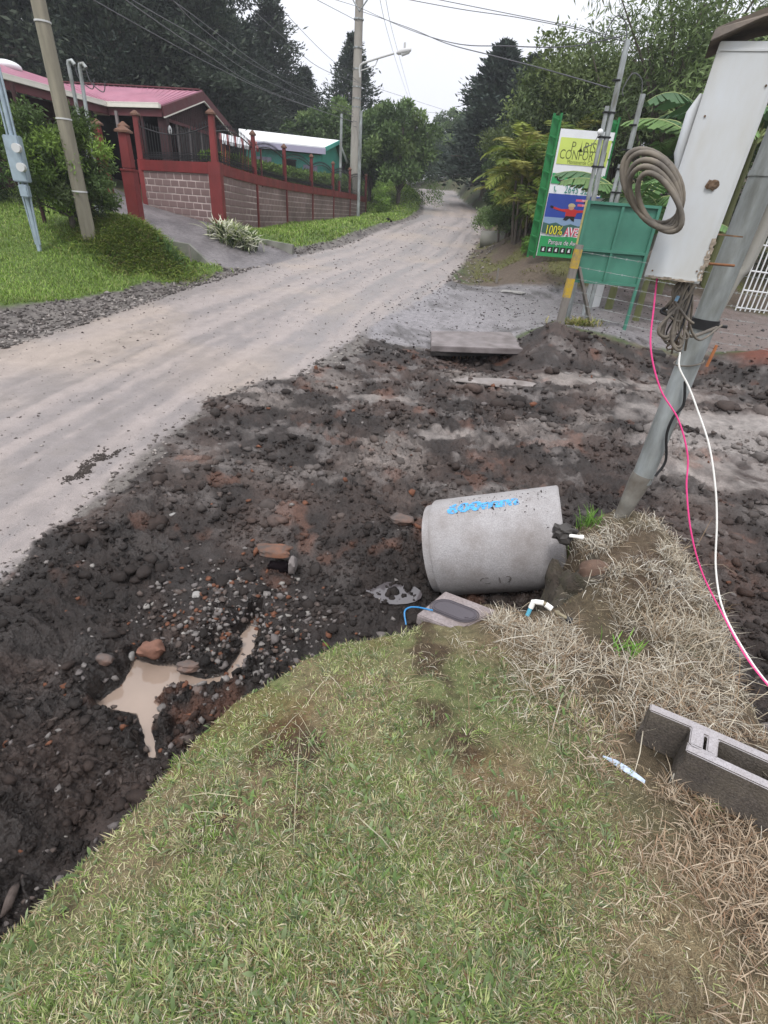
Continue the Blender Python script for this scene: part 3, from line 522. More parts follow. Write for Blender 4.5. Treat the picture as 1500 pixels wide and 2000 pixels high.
# ------------------------------------------------------------------ grass
def blades(name, X, Y, Z, Ln, Wd, COL, lean=.8, curl=.5, dirs=None, seg=2, kind='stuff', mat=None, parent=None, label=None, cat=None, tipcol=1.15, loc=None):
    n = len(X); a = RG.uniform(0, 6.283, n) if dirs is None else dirs; el = np.clip(lean+RG.normal(0, .25, n), .02, 1.52)
    d = np.stack([np.cos(a), np.sin(a), np.zeros(n)], -1); sd = np.stack([-np.sin(a), np.cos(a), np.zeros(n)], -1)
    tw = RG.uniform(-.6, .6, n)[:, None]; sd = sd*np.cos(tw)+np.array([0, 0, 1.])*np.sin(tw)
    p = np.stack([X, Y, Z], -1); rows = []; cur = p.copy(); th = el-curl*.5
    rows.append((cur, Wd*.9))
    for k in range(1, seg+1):
        th_ = th+curl*(k/seg)*RG.uniform(.6, 1.3, n); cur = cur+(d*np.sin(th_)[:, None]+np.array([0, 0, 1.])*np.cos(th_)[:, None])*(Ln/seg)[:, None]
        rows.append((cur, Wd*(1 if k < seg else 0)))
    vs = []
    for k, (c, w_) in enumerate(rows):
        if k < seg: vs += [c-sd*w_[:, None]/2, c+sd*w_[:, None]/2]
        else: vs.append(c)
    nv = len(vs); V = np.stack(vs, 1).reshape(-1, 3); o = (np.arange(n)*nv)[:, None]; tr = []
    for k in range(seg-1): b = 2*k; tr += [np.stack([b, b+1, b+3]), np.stack([b, b+3, b+2])]
    b = 2*(seg-1); tr.append(np.stack([b, b+1, b+2]))
    F = np.concatenate([o+t_[None] for t_ in tr], 0)
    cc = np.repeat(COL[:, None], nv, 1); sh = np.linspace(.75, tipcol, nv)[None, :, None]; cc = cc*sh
    ob = np_mesh(name, V, F, mat or MT['blade'], cc.reshape(-1, 3), parent=parent, loc=loc); return tag(ob, label, cat, kind=kind)
def clear(X, Y): return (sdist(np.array([(.19, 2.12), (.40, 2.42), (.70, 2.24), (.50, 1.98)]), X, Y) < -.0) & (np.hypot((X-.93)/.16, (Y-2.20)/.07) > 1) & (sdist(np.array([(1.0, 1.34), (1.5, 1.05), (1.43, .93), (.93, 1.22)]), X, Y) < 0)
def pick(pal, p, n): return np.array(pal)[RG.choice(len(pal), n, p=np.array(p)/sum(p))]*RG.uniform(.75, 1.25, (n, 1))
G_ = [(.135, .20, .05), (.21, .27, .085), (.31, .34, .15), (.37, .37, .20), (.15, .20, .10)]
S_ = [(.52, .46, .32), (.42, .35, .22), (.30, .23, .14), (.60, .55, .42), (.20, .13, .07)]
def dryness(X, Y): return sst(.55, 1.15, X+.45*fbm(X*2, Y*2, 3, 300)+.15*(Y-1.3)+.55*sst(1.75, 2.2, Y)*(X > .25))
n = 235000; X, Y, r = polar(n, .33, 3.6, -68, 68, .8); m_ = masks(X, Y); dry = dryness(X, Y); dens = .62-1.1*fbm(X*3.3, Y*3.3, 4, 140)
ok = (m_['bank'] > .0) & clear(X, Y) & (RG.uniform(0, 1, n) < np.clip(dens, .30, 1)) & (RG.uniform(0, 1, n) < 1-.55*dry)
X, Y, dry = X[ok], Y[ok], dry[ok]; n = len(X); patch = fbm(X*2.3, Y*2.3, 4, 310)+.5*fbm(X*8, Y*8, 2, 315)
isdry = RG.uniform(0, 1, n) < np.clip(.62-.5*patch+.5*dry, .2, .97)
col = np.where(isdry[:, None], pick(S_, [2.5, 3, 3, 1, 2.5], n), pick(G_, [3, 3, 2, 1, 3], n))*(1+.6*patch[:, None])
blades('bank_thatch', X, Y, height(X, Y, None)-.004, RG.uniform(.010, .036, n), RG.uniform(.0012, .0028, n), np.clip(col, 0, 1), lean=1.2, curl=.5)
nt_ = 6800; TX, TY, r = polar(nt_, .33, 3.4, -68, 68, .75); m_ = masks(TX, TY); dry = dryness(TX, TY); gp = fbm(TX*2.7+5, TY*2.7, 4, 318); ed = np.exp(-np.maximum(m_['bank'], 0)/.06)
ok = (m_['bank'] > .0) & clear(TX, TY) & (gp-.75*dry+.6*ed*(1-dry) > RG.uniform(-.45, .3, nt_)); TX, TY, ed, gp = TX[ok], TY[ok], ed[ok], gp[ok]; nt_ = len(TX)
k_ = RG.integers(14, 38, nt_); idx = np.repeat(np.arange(nt_), k_); n = len(idx); sp = RG.uniform(.006, .022, nt_)[idx]; ox, oy = RG.normal(0, 1, n)*sp, RG.normal(0, 1, n)*sp
tc_ = np.array(G_)[RG.choice(5, nt_, p=[.25, .25, .15, .1, .25])]*RG.uniform(.5, 1.4, (nt_, 1))*(1+.35*fbm(TX*1.7, TY*1.7, 3, 321))[:, None]; tl = RG.uniform(.014, .044, nt_)*(1+.6*ed); tw_ = RG.uniform(.0013, .0034, nt_)
col = tc_[idx]*RG.uniform(.75, 1.3, (n, 1)); dd_ = RG.uniform(0, 1, n) < .26; col = np.where(dd_[:, None], pick(S_, [1]*5, n), col); X, Y = TX[idx]+ox, TY[idx]+oy
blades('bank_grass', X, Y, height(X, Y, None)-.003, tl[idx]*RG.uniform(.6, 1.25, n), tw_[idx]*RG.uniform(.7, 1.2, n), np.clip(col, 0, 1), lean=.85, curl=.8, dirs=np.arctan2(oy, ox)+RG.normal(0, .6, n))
# broader weed leaves and clumps
n = 2600; X, Y, r = polar(n, .35, 2.4, -64, 40, .9); m_ = masks(X, Y); ok = (m_['bank'] > .03) & (fbm(X*4, Y*4, 2, 330) > .12) & (X < .9); X, Y = X[ok], Y[ok]; n = len(X)
blades('weed_leaves', X, Y, height(X, Y), RG.uniform(.02, .05, n), RG.uniform(.006, .012, n), pick([(.12, .19, .06), (.19, .24, .12), (.11, .16, .06)], [1, 1, 1], n), lean=.9, curl=.5, seg=3, kind='stuff')
# straw: loose dry stalks
def straw(name, cx, cy, sx, sy, n, l0, l1, w0=.0010, w1=.0030, lean=1.25, need=.0, pal=None, lift=.01):
    X = RG.normal(cx, sx, n); Y = RG.normal(cy, sy, n); m_ = masks(X, Y); ok = (m_['bank'] > need) & clear(X, Y) & (fbm(X*7, Y*7, 3, 370)+.5*fbm(X*2.5, Y*2.5, 2, 372) > RG.uniform(-.25, .3, n)); X, Y = X[ok], Y[ok]; n = len(X)
    return blades(name, X, Y, height(X, Y)+RG.uniform(0, lift, n), RG.uniform(l0, l1, n), RG.uniform(w0, w1, n), pick(pal or [(.50, .45, .36), (.60, .56, .48), (.36, .30, .22), (.26, .18, .11)], [3, 2, 3, 2], n), lean=lean-.15, curl=1.0, seg=3)
straw('dry_grass_mound', 1.64, 2.5, .2, .26, 4800, .03, .12, lean=1.25, lift=.015)
def droop(name, cx, cy, sx, sy, n, l0, l1, a0, sa):
    X = RG.normal(cx, sx, n); Y = RG.normal(cy, sy, n); ok = (masks(X, Y)['bank'] > .01) & clear(X, Y) & (fbm(X*9, Y*9, 3, 390)+.5*fbm(X*3, Y*3, 2, 391) > RG.uniform(-.1, .3, n)) & (np.hypot(X-1.36, Y-3.0) > .10); X, Y = X[ok], Y[ok]; n = len(X)
    return blades(name, X, Y, height(X, Y)+.002, RG.uniform(l0, l1, n), RG.uniform(.0012, .0034, n), pick([(.58, .54, .46), (.68, .65, .58), (.45, .39, .30), (.30, .22, .14)], [3, 2, 2, 1], n), lean=.75, curl=1.9, seg=4, dirs=RG.normal(a0, sa, n))
droop('drooping_dry_grass', 1.38, 2.72, .10, .16, 1100, .06, .16, math.pi, .8); droop('drooping_dry_grass_front', 1.55, 2.42, .20, .10, 1400, .06, .17, -math.pi/2-.3, .9); droop('drooping_dry_grass_top', 1.65, 2.85, .18, .15, 600, .04, .10, 0, 3)
straw('dry_grass_mound_front', 1.5, 2.15, .26, .16, 4200, .04, .17, lean=1.1, lift=.03)
straw('dry_grass_patch', 1.15, 1.75, .38, .26, 6500, .03, .14, lean=1.3)
straw('dry_grass_near', 1.25, .95, .3, .35, 7500, .03, .09, lean=1.25, pal=[(.42, .33, .24), (.50, .41, .31), (.33, .24, .16), (.25, .16, .10)])
straw('dry_grass_tap', .75, 2.12, .22, .1, 3400, .03, .12, lean=1.3)
straw('long_straws', 1.3, 2.0, .42, .5, 150, .2, .42, .0025, .004, lean=1.35, lift=.06)
straw('long_straws_bank', -.15, 1.3, .4, .45, 60, .15, .4, .0018, .003, lean=1.48, lift=.02, pal=[(.42, .38, .25), (.36, .31, .2), (.5, .46, .34), (.3, .25, .15)])
def tuft(cx, cy, n, s, l0, l1, label, pal=None, w=(.003, .006), zadd=0, lean=.5, name='grass_tuft', cat='grass tuft'):
    X = RG.normal(cx, s, n); Y = RG.normal(cy, s, n); z = height(X, Y); c = (cx, cy, float(z.mean()))
    return blades(name, X, Y, z+zadd, RG.uniform(l0, l1, n), RG.uniform(w[0], w[1], n), pick(pal or [(.12, .26, .04), (.18, .32, .06), (.10, .20, .03)], [1, 1, 1], n), lean=lean, curl=.7, seg=3, kind='thing', label=label, cat=cat, loc=c)
tuft(1.37, 3.0, 130, .045, .07, .16, 'bright green grass tuft beside the foot of the metal pole')
tuft(1.2, 1.83, 30, .035, .06, .13, 'small green grass tuft growing through the straw above the hollow block', w=(.005, .009))
tuft(-.30, 1.95, 55, .05, .05, .1, 'taller green grass tuft on the bank edge above the ditch')

# far lawns
def lawn(name, n, r0, r1, a0, a1, key, pal, l0, l1, w, xlim=None):
    X, Y, r = polar(n, r0, r1, a0, a1); m_ = masks(X, Y); ok = m_[key] > .02
    if xlim: ok &= xlim(X, Y)
    X, Y, r = X[ok], Y[ok], r[ok]; n = len(X); ed = np.exp(-m_[key][ok]/.3)
    return blades(name, X, Y, height(X, Y)-.01, RG.uniform(l0, l1, n)*(1+.6*fbm(X*1.5, Y*1.5, 3, 350)), np.full(n, w)*r/12, pick(pal, [1]*len(pal), n)*(1+.3*fbm(X*.9, Y*.9, 3, 352))[:, None], lean=.6, curl=.5)
LG = [(.14, .24, .035), (.20, .31, .05), (.25, .36, .08), (.18, .25, .06), (.30, .34, .12)]
lawn('lawn_grass', 100000, 9.4, 26, -50, -17, 'lawn', LG, .05, .12, .012)
lawn('verge_grass', 70000, 18, 60, -16.5, 2.5, 'verge', LG, .05, .16, .016)
X, Y, r = polar(30000, 15, 32, 2, 42); m_ = masks(X, Y); ok = (m_['side'] < -.1) & (m_['road'] < -.5) & (Y > 16.2) & (fbm(X*.8+9, Y*.8, 3, 90)+.3*fbm(X*3, Y*3, 3, 91) > -.05); X, Y, r = X[ok], Y[ok], r[ok]; n = len(X)
blades('bank_moss_grass', X, Y, height(X, Y), RG.uniform(.04, .14, n), .012*r/12, pick([(.17, .18, .04), (.12, .15, .03), (.16, .12, .07), (.22, .2, .06)], [2, 2, 3, 1], n), lean=1.0)
# mound: longer grass
n = 20000; X = RG.normal(-7.0, .6, n); Y = RG.normal(14.6, .42, n); ok = sdist(DRIVE, X, Y) < -.05; X, Y = X[ok], Y[ok]; n = len(X); blades('mound_grass', X, Y, height(X, Y), RG.uniform(.08, .28, n), RG.uniform(.012, .02, n), pick([(.14, .20, .03), (.20, .23, .05), (.10, .16, .03), (.22, .19, .08)], [3, 2, 3, 1], n), lean=1.1, curl=1.1, seg=3)

# ------------------------------------------------------------------ concrete pipe
def frame(x, y, z, yaw, pit):
    e = Vector((math.cos(yaw)*math.cos(pit), math.sin(yaw)*math.cos(pit), math.sin(pit))); n = Vector((-math.sin(yaw), math.cos(yaw), 0)); m = e.cross(n)
    return Vector((x, y, z)), e, n, m
pc, pe, pn, pm = frame(.877, 3.303, .212, -.193, .329); PR, PL = .38, .99
root = T('concrete_pipe', 'large grey concrete drain pipe lying tilted in the ditch with blue paint on top', 'pipe', pc)
mb = MB(); n = 72; prof = [(-PL/2, .31), (-PL/2, PR-.035), (-PL/2+.055, PR-.028), (-PL/2+.062, PR-.006), (-PL/2+.075, PR), (-.1, PR), (.1, PR), (PL/2-.012, PR), (PL/2, PR-.012), (PL/2, .315), (PL/2-.02, .31)]
vs = []
for a_, r_ in prof:
    for j in range(n):
        t = 2*math.pi*j/n; k = r_*(1+.003*math.sin(3*t+a_*7)); vs.append(pc+pe*a_+pn*math.cos(t)*k+pm*math.sin(t)*k)
np_ = len(prof); mb.add(vs, [(i*n+j, i*n+(j+1) % n, ((i+1) % np_)*n+(j+1) % n, ((i+1) % np_)*n+j) for i in range(np_) for j in range(n)])
part('shell', mb, MT['concrete'], root, smooth=True)
def wrap_text(name, txt, size, a0, th0, mat, sx=1.3, bold=.0, slant=0):
    me = text_mesh(txt, size, sx, bold); bm = bmesh.new(); bm.from_mesh(me); bmesh.ops.triangulate(bm, faces=bm.faces)
    bmesh.ops.subdivide_edges(bm, edges=bm.edges, cuts=2, use_grid_fill=True)
    for v in bm.verts:
        a_, h = v.co.x+a0, v.co.y+slant*v.co.x; t = th0-h/PR; r_ = PR+.0035
        v.co = pe*a_+pn*math.cos(t)*r_+pm*math.sin(t)*r_
    bm.to_mesh(me); bm.free(); me.materials.clear(); me.materials.append(mat); o = bpy.data.objects.new(name, me); C.objects.link(o); o.parent = root; return o
# angle of the crest: m points downwards or upwards?
TH = math.pi/2 if pm.z > 0 else -math.pi/2
sg = 1 if pm.z > 0 else -1
wrap_text('painted_lettering', '600mm', .13, -.04, TH+.20, MT['bluepaint'], 1.3, .008, .04)
wrap_text('scratched_lettering', 'C 19', .1, .0, TH+1.80, MT['scratch'], 1.2, -.001)
n = 170; aa = RG.uniform(-.3, .42, n); tt = TH+np.abs(RG.normal(0, .35, n))*.9-.1; mb = MB()
for a_, t in zip(aa, tt):
    s_ = abs(RG.normal(0, .0035))+.002 if RG.uniform() < .96 else RG.uniform(.012, .018); p = pc+pe*a_+(pn*math.cos(t)+pm*math.sin(t))*(PR+s_*.2)
    q = [p+Vector(RG.uniform(-1, 1, 3))*s_ for _ in range(5)]; k = len(mb.v)
    mb.add(q, [(0, 1, 2), (0, 2, 3), (0, 3, 4), (0, 1, 4), (1, 2, 4), (2, 3, 4)])
part('soil_splatter', mb, MT['clodk'] if 'clodk' in MT else M('soil_crumbs', (.035, .027, .025), .9, .2, 20, 0), root, kind='stuff')

# stub of old concrete beside the pipe and its white nozzle
root = T('concrete_stub', 'dark weathered earth and concrete stub between the drain pipe and the straw mound', 'concrete stub', (1.15, 2.72, .25))
def lump(mb, c, d, s=0, am=.22, sub_=3, sq=.6):
    bm = bmesh.new(); bmesh.ops.create_icosphere(bm, subdivisions=sub_, radius=1); vs = []
    for v in bm.verts:
        p = Vector([math.copysign(abs(q)**sq, q) for q in v.co]); k = 1+am*float(fbm(p.x*1.6+s+p.z*.7, p.y*1.6-s+p.z*1.1, 4, int(s) % 50))
        vs.append((c[0]+p.x*k*d[0], c[1]+p.y*k*d[1], c[2]+p.z*k*d[2]))
    mb.add(vs, [[q.index for q in f.verts] for f in bm.faces]); bm.free(); return mb
part('footing', lump(MB(), (1.26, 2.60, .20), (.17, .20, .34), 5, .7, 4), M('stub_concrete', (.085, .068, .055), .95, .45, 14, 1.0, 70, dirt=(.045, .048, .022), dscale=9, damt=.6, bdist=.02), root, smooth=True)
part('cap_lump', lump(MB(), tuple(aty(1100, 1040, 2.72)), (.06, .06, .05), 9, .6), M('wet_black_concrete', (.05, .045, .042), .6, .2, 9, .4, 50), root, smooth=True)
p0, p1 = aty(1112, 1046, 2.66), aty(1140, 1050, 2.63); mb = MB(); mb.tube([p0, p1], .011, 14); mb.tube([p1-(p1-p0)*.3, p1], .0145, 14)
part('nozzle', mb, MT['white'], root, smooth=True)
mb = lump(MB(), tuple(aty(1160, 1120, 2.5)), (.09, .06, .08), 12, .3, 3, .8)
solo('brown_rock', mb, M('brown_rock', (.12, .075, .055), .85, .3, 8, .5, 40), 'reddish brown rock bedded in the face of the straw mound', 'rock', aty(1160, 1120, 2.5), smooth=True)

# meter pit box with lid
root = T('water_meter_cover', 'square concrete water meter cover with an oval dark lid at the edge of the grass', 'meter cover', (.45, 2.2, .43))
A = [atz(814, 1200, .46), atz(870, 1154, .47), atz(971, 1192, .47), atz(893, 1233, .45)]
mb = MB(); mb.prism([A[0], A[1], A[2], A[3]], (0, 0, -.07)); part('surround', mb, M('cover_concrete', (.26, .225, .225), .9, .15, 8, .5, 60, dirt=(.12, .09, .08), dscale=6, damt=.7, fine=.25, bdist=.005), root, bevel=.006)
cx_ = (A[0]+A[1]+A[2]+A[3])/4; ux = (A[2]-A[0]).normalized(); uy = Vector((-ux.y, ux.x, 0)); ux = (A[2]-A[1]+A[3]-A[0]).normalized(); uy = (A[1]-A[0]+A[2]-A[3]).normalized(); up = ux.cross(uy).normalized()
def oval(l, w_, z): return [cx_+up*z+ux*((l if abs(math.cos(t)) > 0 else 0)*math.copysign(1, math.cos(t))*.5+w_*math.cos(t))+uy*w_*math.sin(t) for t in [2*math.pi*(i+.5)/28 for i in range(28)]]
ob = part('lid', MB().prism(oval(.12, .062, .002), up*.008), MT['lidplastic'], root, bevel=.002)
mb = MB(); o1, o2 = oval(.125, .073, .003), oval(.115, .053, .0125)
mb.tube(oval(.12, .069, .006)+oval(.12, .069, .006)[:1], .003, 6, cap=False); mb.tube(oval(.12, .05, .0115)+oval(.12, .05, .0115)[:1], .0018, 6, cap=False); mb.box(cx_+ux*.085+uy*-.02+up*.012, (.022, .009, .003))
part('lid_ring', mb, MT['lidplastic'], root, smooth=True)
mb = MB(); mb.tube(spline([aty(845, 1192, 2.15), aty(815, 1186, 2.2), aty(798, 1187, 2.2), aty(790, 1196, 2.17), aty(793, 1220, 2.12)]), .0045, 8)
solo('blue_hose', mb, MT['bluehose'], 'thin blue hose looping out from under the meter cover', 'hose', aty(800, 1190, 2.2), smooth=True)

# standpipe tap lying in the straw
g = aty(1045, 1185, 2.18); root = T('broken_water_tap', 'broken white and blue PVC elbow with a brass tap on the dry grass', 'tap', g)
P = [aty(1030, 1202, 2.16), aty(1042, 1175, 2.18), aty(1062, 1178, 2.16), aty(1084, 1194, 2.13), aty(1108, 1208, 2.10)]
part('blue_pipe', MB().tube([P[0], P[0].lerp(P[1], .75)], .0115, 14), MT['bluepvc'], root, smooth=True)
mb = MB(); mb.tube([P[0].lerp(P[1], .55), P[1], P[1].lerp(P[2], .25), P[2]], .0145, 14); mb.tube([P[2].lerp(P[3], .15), P[2].lerp(P[3], .7)], .0155, 14)
part('white_elbow', mb, MT['white'], root, smooth=True)
mb = MB(); mb.tube([P[2].lerp(P[3], -.1), P[2].lerp(P[3], .4)], .0125, 12); mb.tube([P[3], P[4]], .010, 12); mb.tube([P[3].lerp(P[4], .1), P[3].lerp(P[4], .3)], .0145, 6)
part('brass_body', mb, M('old_brass', (.22, .19, .13), .5, .2, 20, .1, 60, metal=.4), root, smooth=True)
part('outlet', MB().tube([P[4]-Vector((.006, 0, 0)), P[4]+(P[4]-P[3])*.35], .016, 12), MT['black'], root, smooth=True)

# hollow concrete block, near shell broken off at one end
F1 = Vector((1.046, 1.318, .85)); bd = Vector((.86, -.51, .02)).normalized(); bn = Vector((-.51, -.86, -.05)).normalized(); bu = bd.cross(bn); bu = bu if bu.z > 0 else -bu; BH = .195
root = T('hollow_concrete_block', 'broken hollow concrete block lying on the dry grass, cores facing up', 'concrete block', F1)
def bb(mb, a0, a1, w0, w1, z0=0, z1=-BH, jit=0):
    vs = []
    for a_ in (a0, a1):
        for w_ in (w0, w1):
            for z_ in (z0, z1): vs.append(F1+bd*(a_+rnd.uniform(-jit, jit))+bn*(w_+rnd.uniform(-jit, jit))+bu*(z_+rnd.uniform(-jit, jit)))
    mb.add(vs, [(0, 1, 3, 2), (4, 6, 7, 5), (0, 4, 5, 1), (2, 3, 7, 6), (0, 2, 6, 4), (1, 5, 7, 3)])
W_, sh = .145, .036
# outline (top view) as one extruded ring with slot and core cut out: assembled from grid cells
xs = [0, .135, .178, .188, .222, .40, .45]; ys = [0, sh, .042, W_-.034, W_-sh, W_]
solid = lambda i, j: (j == 0) or (i >= 1 and j == 4) or (i == 1) or (i == 2 and j in (1, 3)) or (i == 3) or i == 5
bm = bmesh.new(); vm = {}
def bv(i, j, k):
    key = (i, j, k)
    if key not in vm:
        jx = 0 if i > 1 else (rnd.uniform(-.008, .006) if (i == 0 or j > 3) else 0); q = F1+bd*(xs[i]+jx)+bn*ys[j]+bu*(-BH*k/4+(rnd.uniform(-.006, 0) if i < 1 else 0)); vm[key] = bm.verts.new(q-F1)
    return vm[key]
cells = {(i, j) for i in range(6) for j in range(5) if solid(i, j)}
for (i, j) in cells:
    for k, fl in ((0, 0), (4, 1)): bm.faces.new([bv(i, j, k), bv(i+1, j, k), bv(i+1, j+1, k), bv(i, j+1, k)])
    for (di, dj, e) in ((-1, 0, ((i, j), (i, j+1))), (1, 0, ((i+1, j+1), (i+1, j))), (0, -1, ((i+1, j), (i, j))), (0, 1, ((i, j+1), (i+1, j+1)))):
        if (i+di, j+dj) not in cells:
            for k in range(4): bm.faces.new([bv(*e[0], k), bv(*e[1], k), bv(*e[1], k+1), bv(*e[0], k+1)])
bmesh.ops.recalc_face_normals(bm, faces=bm.faces)
bmesh.ops.bevel(bm, geom=[e for e in bm.edges if len(e.link_faces) == 2 and e.calc_face_angle(0) > .8], offset=.004, segments=2, affect='EDGES')
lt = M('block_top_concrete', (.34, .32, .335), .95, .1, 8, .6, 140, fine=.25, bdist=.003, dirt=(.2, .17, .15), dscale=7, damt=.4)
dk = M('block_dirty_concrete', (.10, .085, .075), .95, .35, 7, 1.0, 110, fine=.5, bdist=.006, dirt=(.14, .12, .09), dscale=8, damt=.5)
me = bpy.data.meshes.new('body'); 
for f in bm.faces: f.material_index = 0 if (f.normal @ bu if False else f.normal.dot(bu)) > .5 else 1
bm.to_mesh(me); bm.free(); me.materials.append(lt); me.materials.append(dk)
o = bpy.data.objects.new('body', me); C.objects.link(o); o.parent = root
# torn strip of pale plastic
mb = MB(); q = [atz(1176, 1480, .665), atz(1200, 1492, .675), atz(1225, 1508, .67), atz(1258, 1530, .665)]; vs = []
for i, (p, hw) in enumerate(zip(q, (.002, .011, .013, .006))): vs += [p+Vector((.5, .85, 0))*hw+Vector((0, 0, .012)), p+Vector((0, 0, .004 if i % 2 else .012)), p-Vector((.5, .85, 0))*hw+Vector((0, 0, .009))]
mb.add(vs, [(3*i+j, 3*i+j+1, 3*i+j+4, 3*i+j+3) for i in range(3) for j in range(2)]); mb.prism([vs[0], vs[2], vs[5], vs[8], vs[11], vs[9], vs[6], vs[3]], (0, 0, -.002))
solo('plastic_shard', mb, MT['shard'], 'torn pale blue plastic strip on the dry grass beside the hollow block', 'plastic scrap', q[1])

# ------------------------------------------------------------------ metal pole with meter box
PB = Vector((1.60, 3.03, .62))
root = T('metal_utility_pole', 'leaning galvanised steel pole rising from the straw mound', 'pole', PB)
top = Vector((1.80, 3.0, 6.0)); k0 = Vector((1.645, 3.03, .95)); mb = MB()
mb.tube([k0+(top-k0)*t for t in (0, .05, .12, .2, .3, .5, .75, 1)], .063, 28, cap=True); part('tube', mb, MT['galv'], root, smooth=True)
mb = MB(); mb.tube([PB-Vector((0.05, 0, .12)), PB+Vector((.0, 0, .06)), k0+Vector((-.008, 0, .0)), k0+Vector((0, 0, .05))], [.03, .045, .066, .0655], 14); part('rusted_foot', mb, MT['oldgalv'], root, smooth=True)
mb = MB(); d_ = (top-k0).normalized()
for zz in (1.93,): 
    c_ = k0+d_*((zz-k0.z)/d_.z); mb.tube([c_-d_*.026, c_+d_*.026], .072, 28); mb.bar(c_+Vector((.06, -.03, 0)), c_+Vector((.10, -.05, 0)), .05, .012)
part('clamp_band', mb, MT['black'], root, smooth=True)
c_ = k0+d_*((2.24-k0.z)/d_.z); part('threaded_rod', MB().tube([aty(1385, 515, 2.88), aty(1434, 519, 2.9)], .006, 8), M('orange_rust', (.22, .10, .05), .9, .2, 30, .2, 90), root, smooth=True)
# two pale conduits strapped to the far side of the pole
mb = MB()
for off, rr in (((.125, .05), .027), ((.17, .09), .02)):
    a_ = k0+d_*((1.97-k0.z)/d_.z)+Vector((off[0]*.55, off[1], 0)); b_ = k0+d_*((2.35-k0.z)/d_.z)+Vector((*off, 0)); t_ = top+Vector((off[0], off[1], 0))
    mb.tube(spline([a_, a_.lerp(b_, .5)+Vector((.0, 0, 0)), b_, b_.lerp(t_, .3), t_]), rr, 16)
part('conduit', mb, M('pale_conduit', (.33, .32, .30), .6, .15, 5, .1, 40, dirt=(.2, .18, .14), dscale=4, damt=.6, streak=(1, 1, .3)), root, smooth=True)
part('brace_strap', MB().tube([k0+d_*((2.62-k0.z)/d_.z)-d_*.012, k0+d_*((2.62-k0.z)/d_.z)+d_*.012], .068, 24), MT['galv'], root, smooth=True)
# meter box
yaw = R(-22); bc = Vector((1.235, 2.63, 2.16)); cy_, sy_ = math.cos(yaw), math.sin(yaw)
root = T('electric_meter_box', 'tall dirty white metal meter box with a rusty lid hung on the steel pole', 'meter box', bc)
Mx = Matrix.Rotation(yaw, 3, 'Z'); tilt = Matrix.Rotation(R(1.5), 3, 'Y'); Mx = Mx @ tilt
bw, bdp, bh = .235, .17, .83
def lb(p): return bc+Mx @ Vector(p)
def lbox(mb, x0, x1, y0, y1, z0, z1): return mb.box(lb(((x0+x1)/2, (y0+y1)/2, (z0+z1)/2)), (x1-x0, y1-y0, z1-z0), Mx)
part('door', lbox(MB(), -bw/2, bw/2, -.012, 0, 0, bh), MT['boxw'], root, bevel=.003)
part('case', lbox(MB(), -bw/2+.004, bw/2-.012, .002, bdp, .01, bh-.005), M('case_grey', (.24, .24, .23), .6, .3, 4, .1, 40, dirt=(.06, .05, .045), dscale=3, damt=.8), root, bevel=.003)
mb = MB(); lid = [(-bw/2-.035, -.05, bh-.01), (-bw/2-.03, -.045, bh+.03), (0, -.05, bh+.085), (bw/2+.03, -.045, bh+.11), (bw/2+.03, -.05, bh+.085), (0, -.055, bh+.055)]
mb.prism([lb(p) for p in lid], Mx @ Vector((0, bdp+.09, 0))); part('lid', mb, M('burnt_lid', (.10, .09, .085), .8, .3, 9, .4, 30, dirt=(.28, .22, .17), dscale=6, damt=.7), root, bevel=.003)
part('hinge_bulge', MB().tube([lb((-bw/2-.004, .05, .42)), lb((-bw/2-.016, .05, .48)), lb((-bw/2-.018, .05, .62)), lb((-bw/2-.004, .05, .68))], [.008, .022, .022, .008], 12), MT['boxw'], root, smooth=True)
mb = lump(MB(), tuple(lb((.03, -.016, .375))), (.023, .007, .02), 4, .9, 3, .8); part('latch_remains', mb, MT['rust'], root)
mb = MB()
for i in range(14):
    z_ = .02+.012*i; mb.box(lb((bw/2-.004+rnd.uniform(-.006, .002), -.014, z_)), (rnd.uniform(.01, .022), .003, .013), Mx, jit=.003)
for i in range(12): mb.box(lb((-.09+.016*i, -.014, .006)), (.017, .003, rnd.uniform(.006, .012)), Mx, jit=.002)
part('rust_edge', mb, M('edge_rust', (.30, .25, .20), .9, .4, 30, .3, 80), root)
for z_ in (.2, .75): part('bracket', MB().bar(lb((bw/2-.02, .1, z_)), lb((bw/2+.12, .26, z_)), .03, .006), MT['rust'], root)
for x0_, x1_, z0_, z1_ in ((-bw/2+.006, bw/2-.006, .008, .014), (-bw/2+.006, bw/2-.006, bh-.03, bh-.024), (-bw/2+.006, -bw/2+.011, .014, bh-.03), (bw/2-.011, bw/2-.006, .014, bh-.03)): part('door_rim', lbox(MB(), x0_, x1_, -.0155, -.0125, z0_, z1_), MT['boxw'], root)
for x_, z_ in ((-.09, .03), (.09, .05), (-.085, .6), (.09, .7)): part('screw', MB().tube([lb((x_, -.011, z_)), lb((x_, -.0165, z_))], .004, 8), MT['rust'], root)
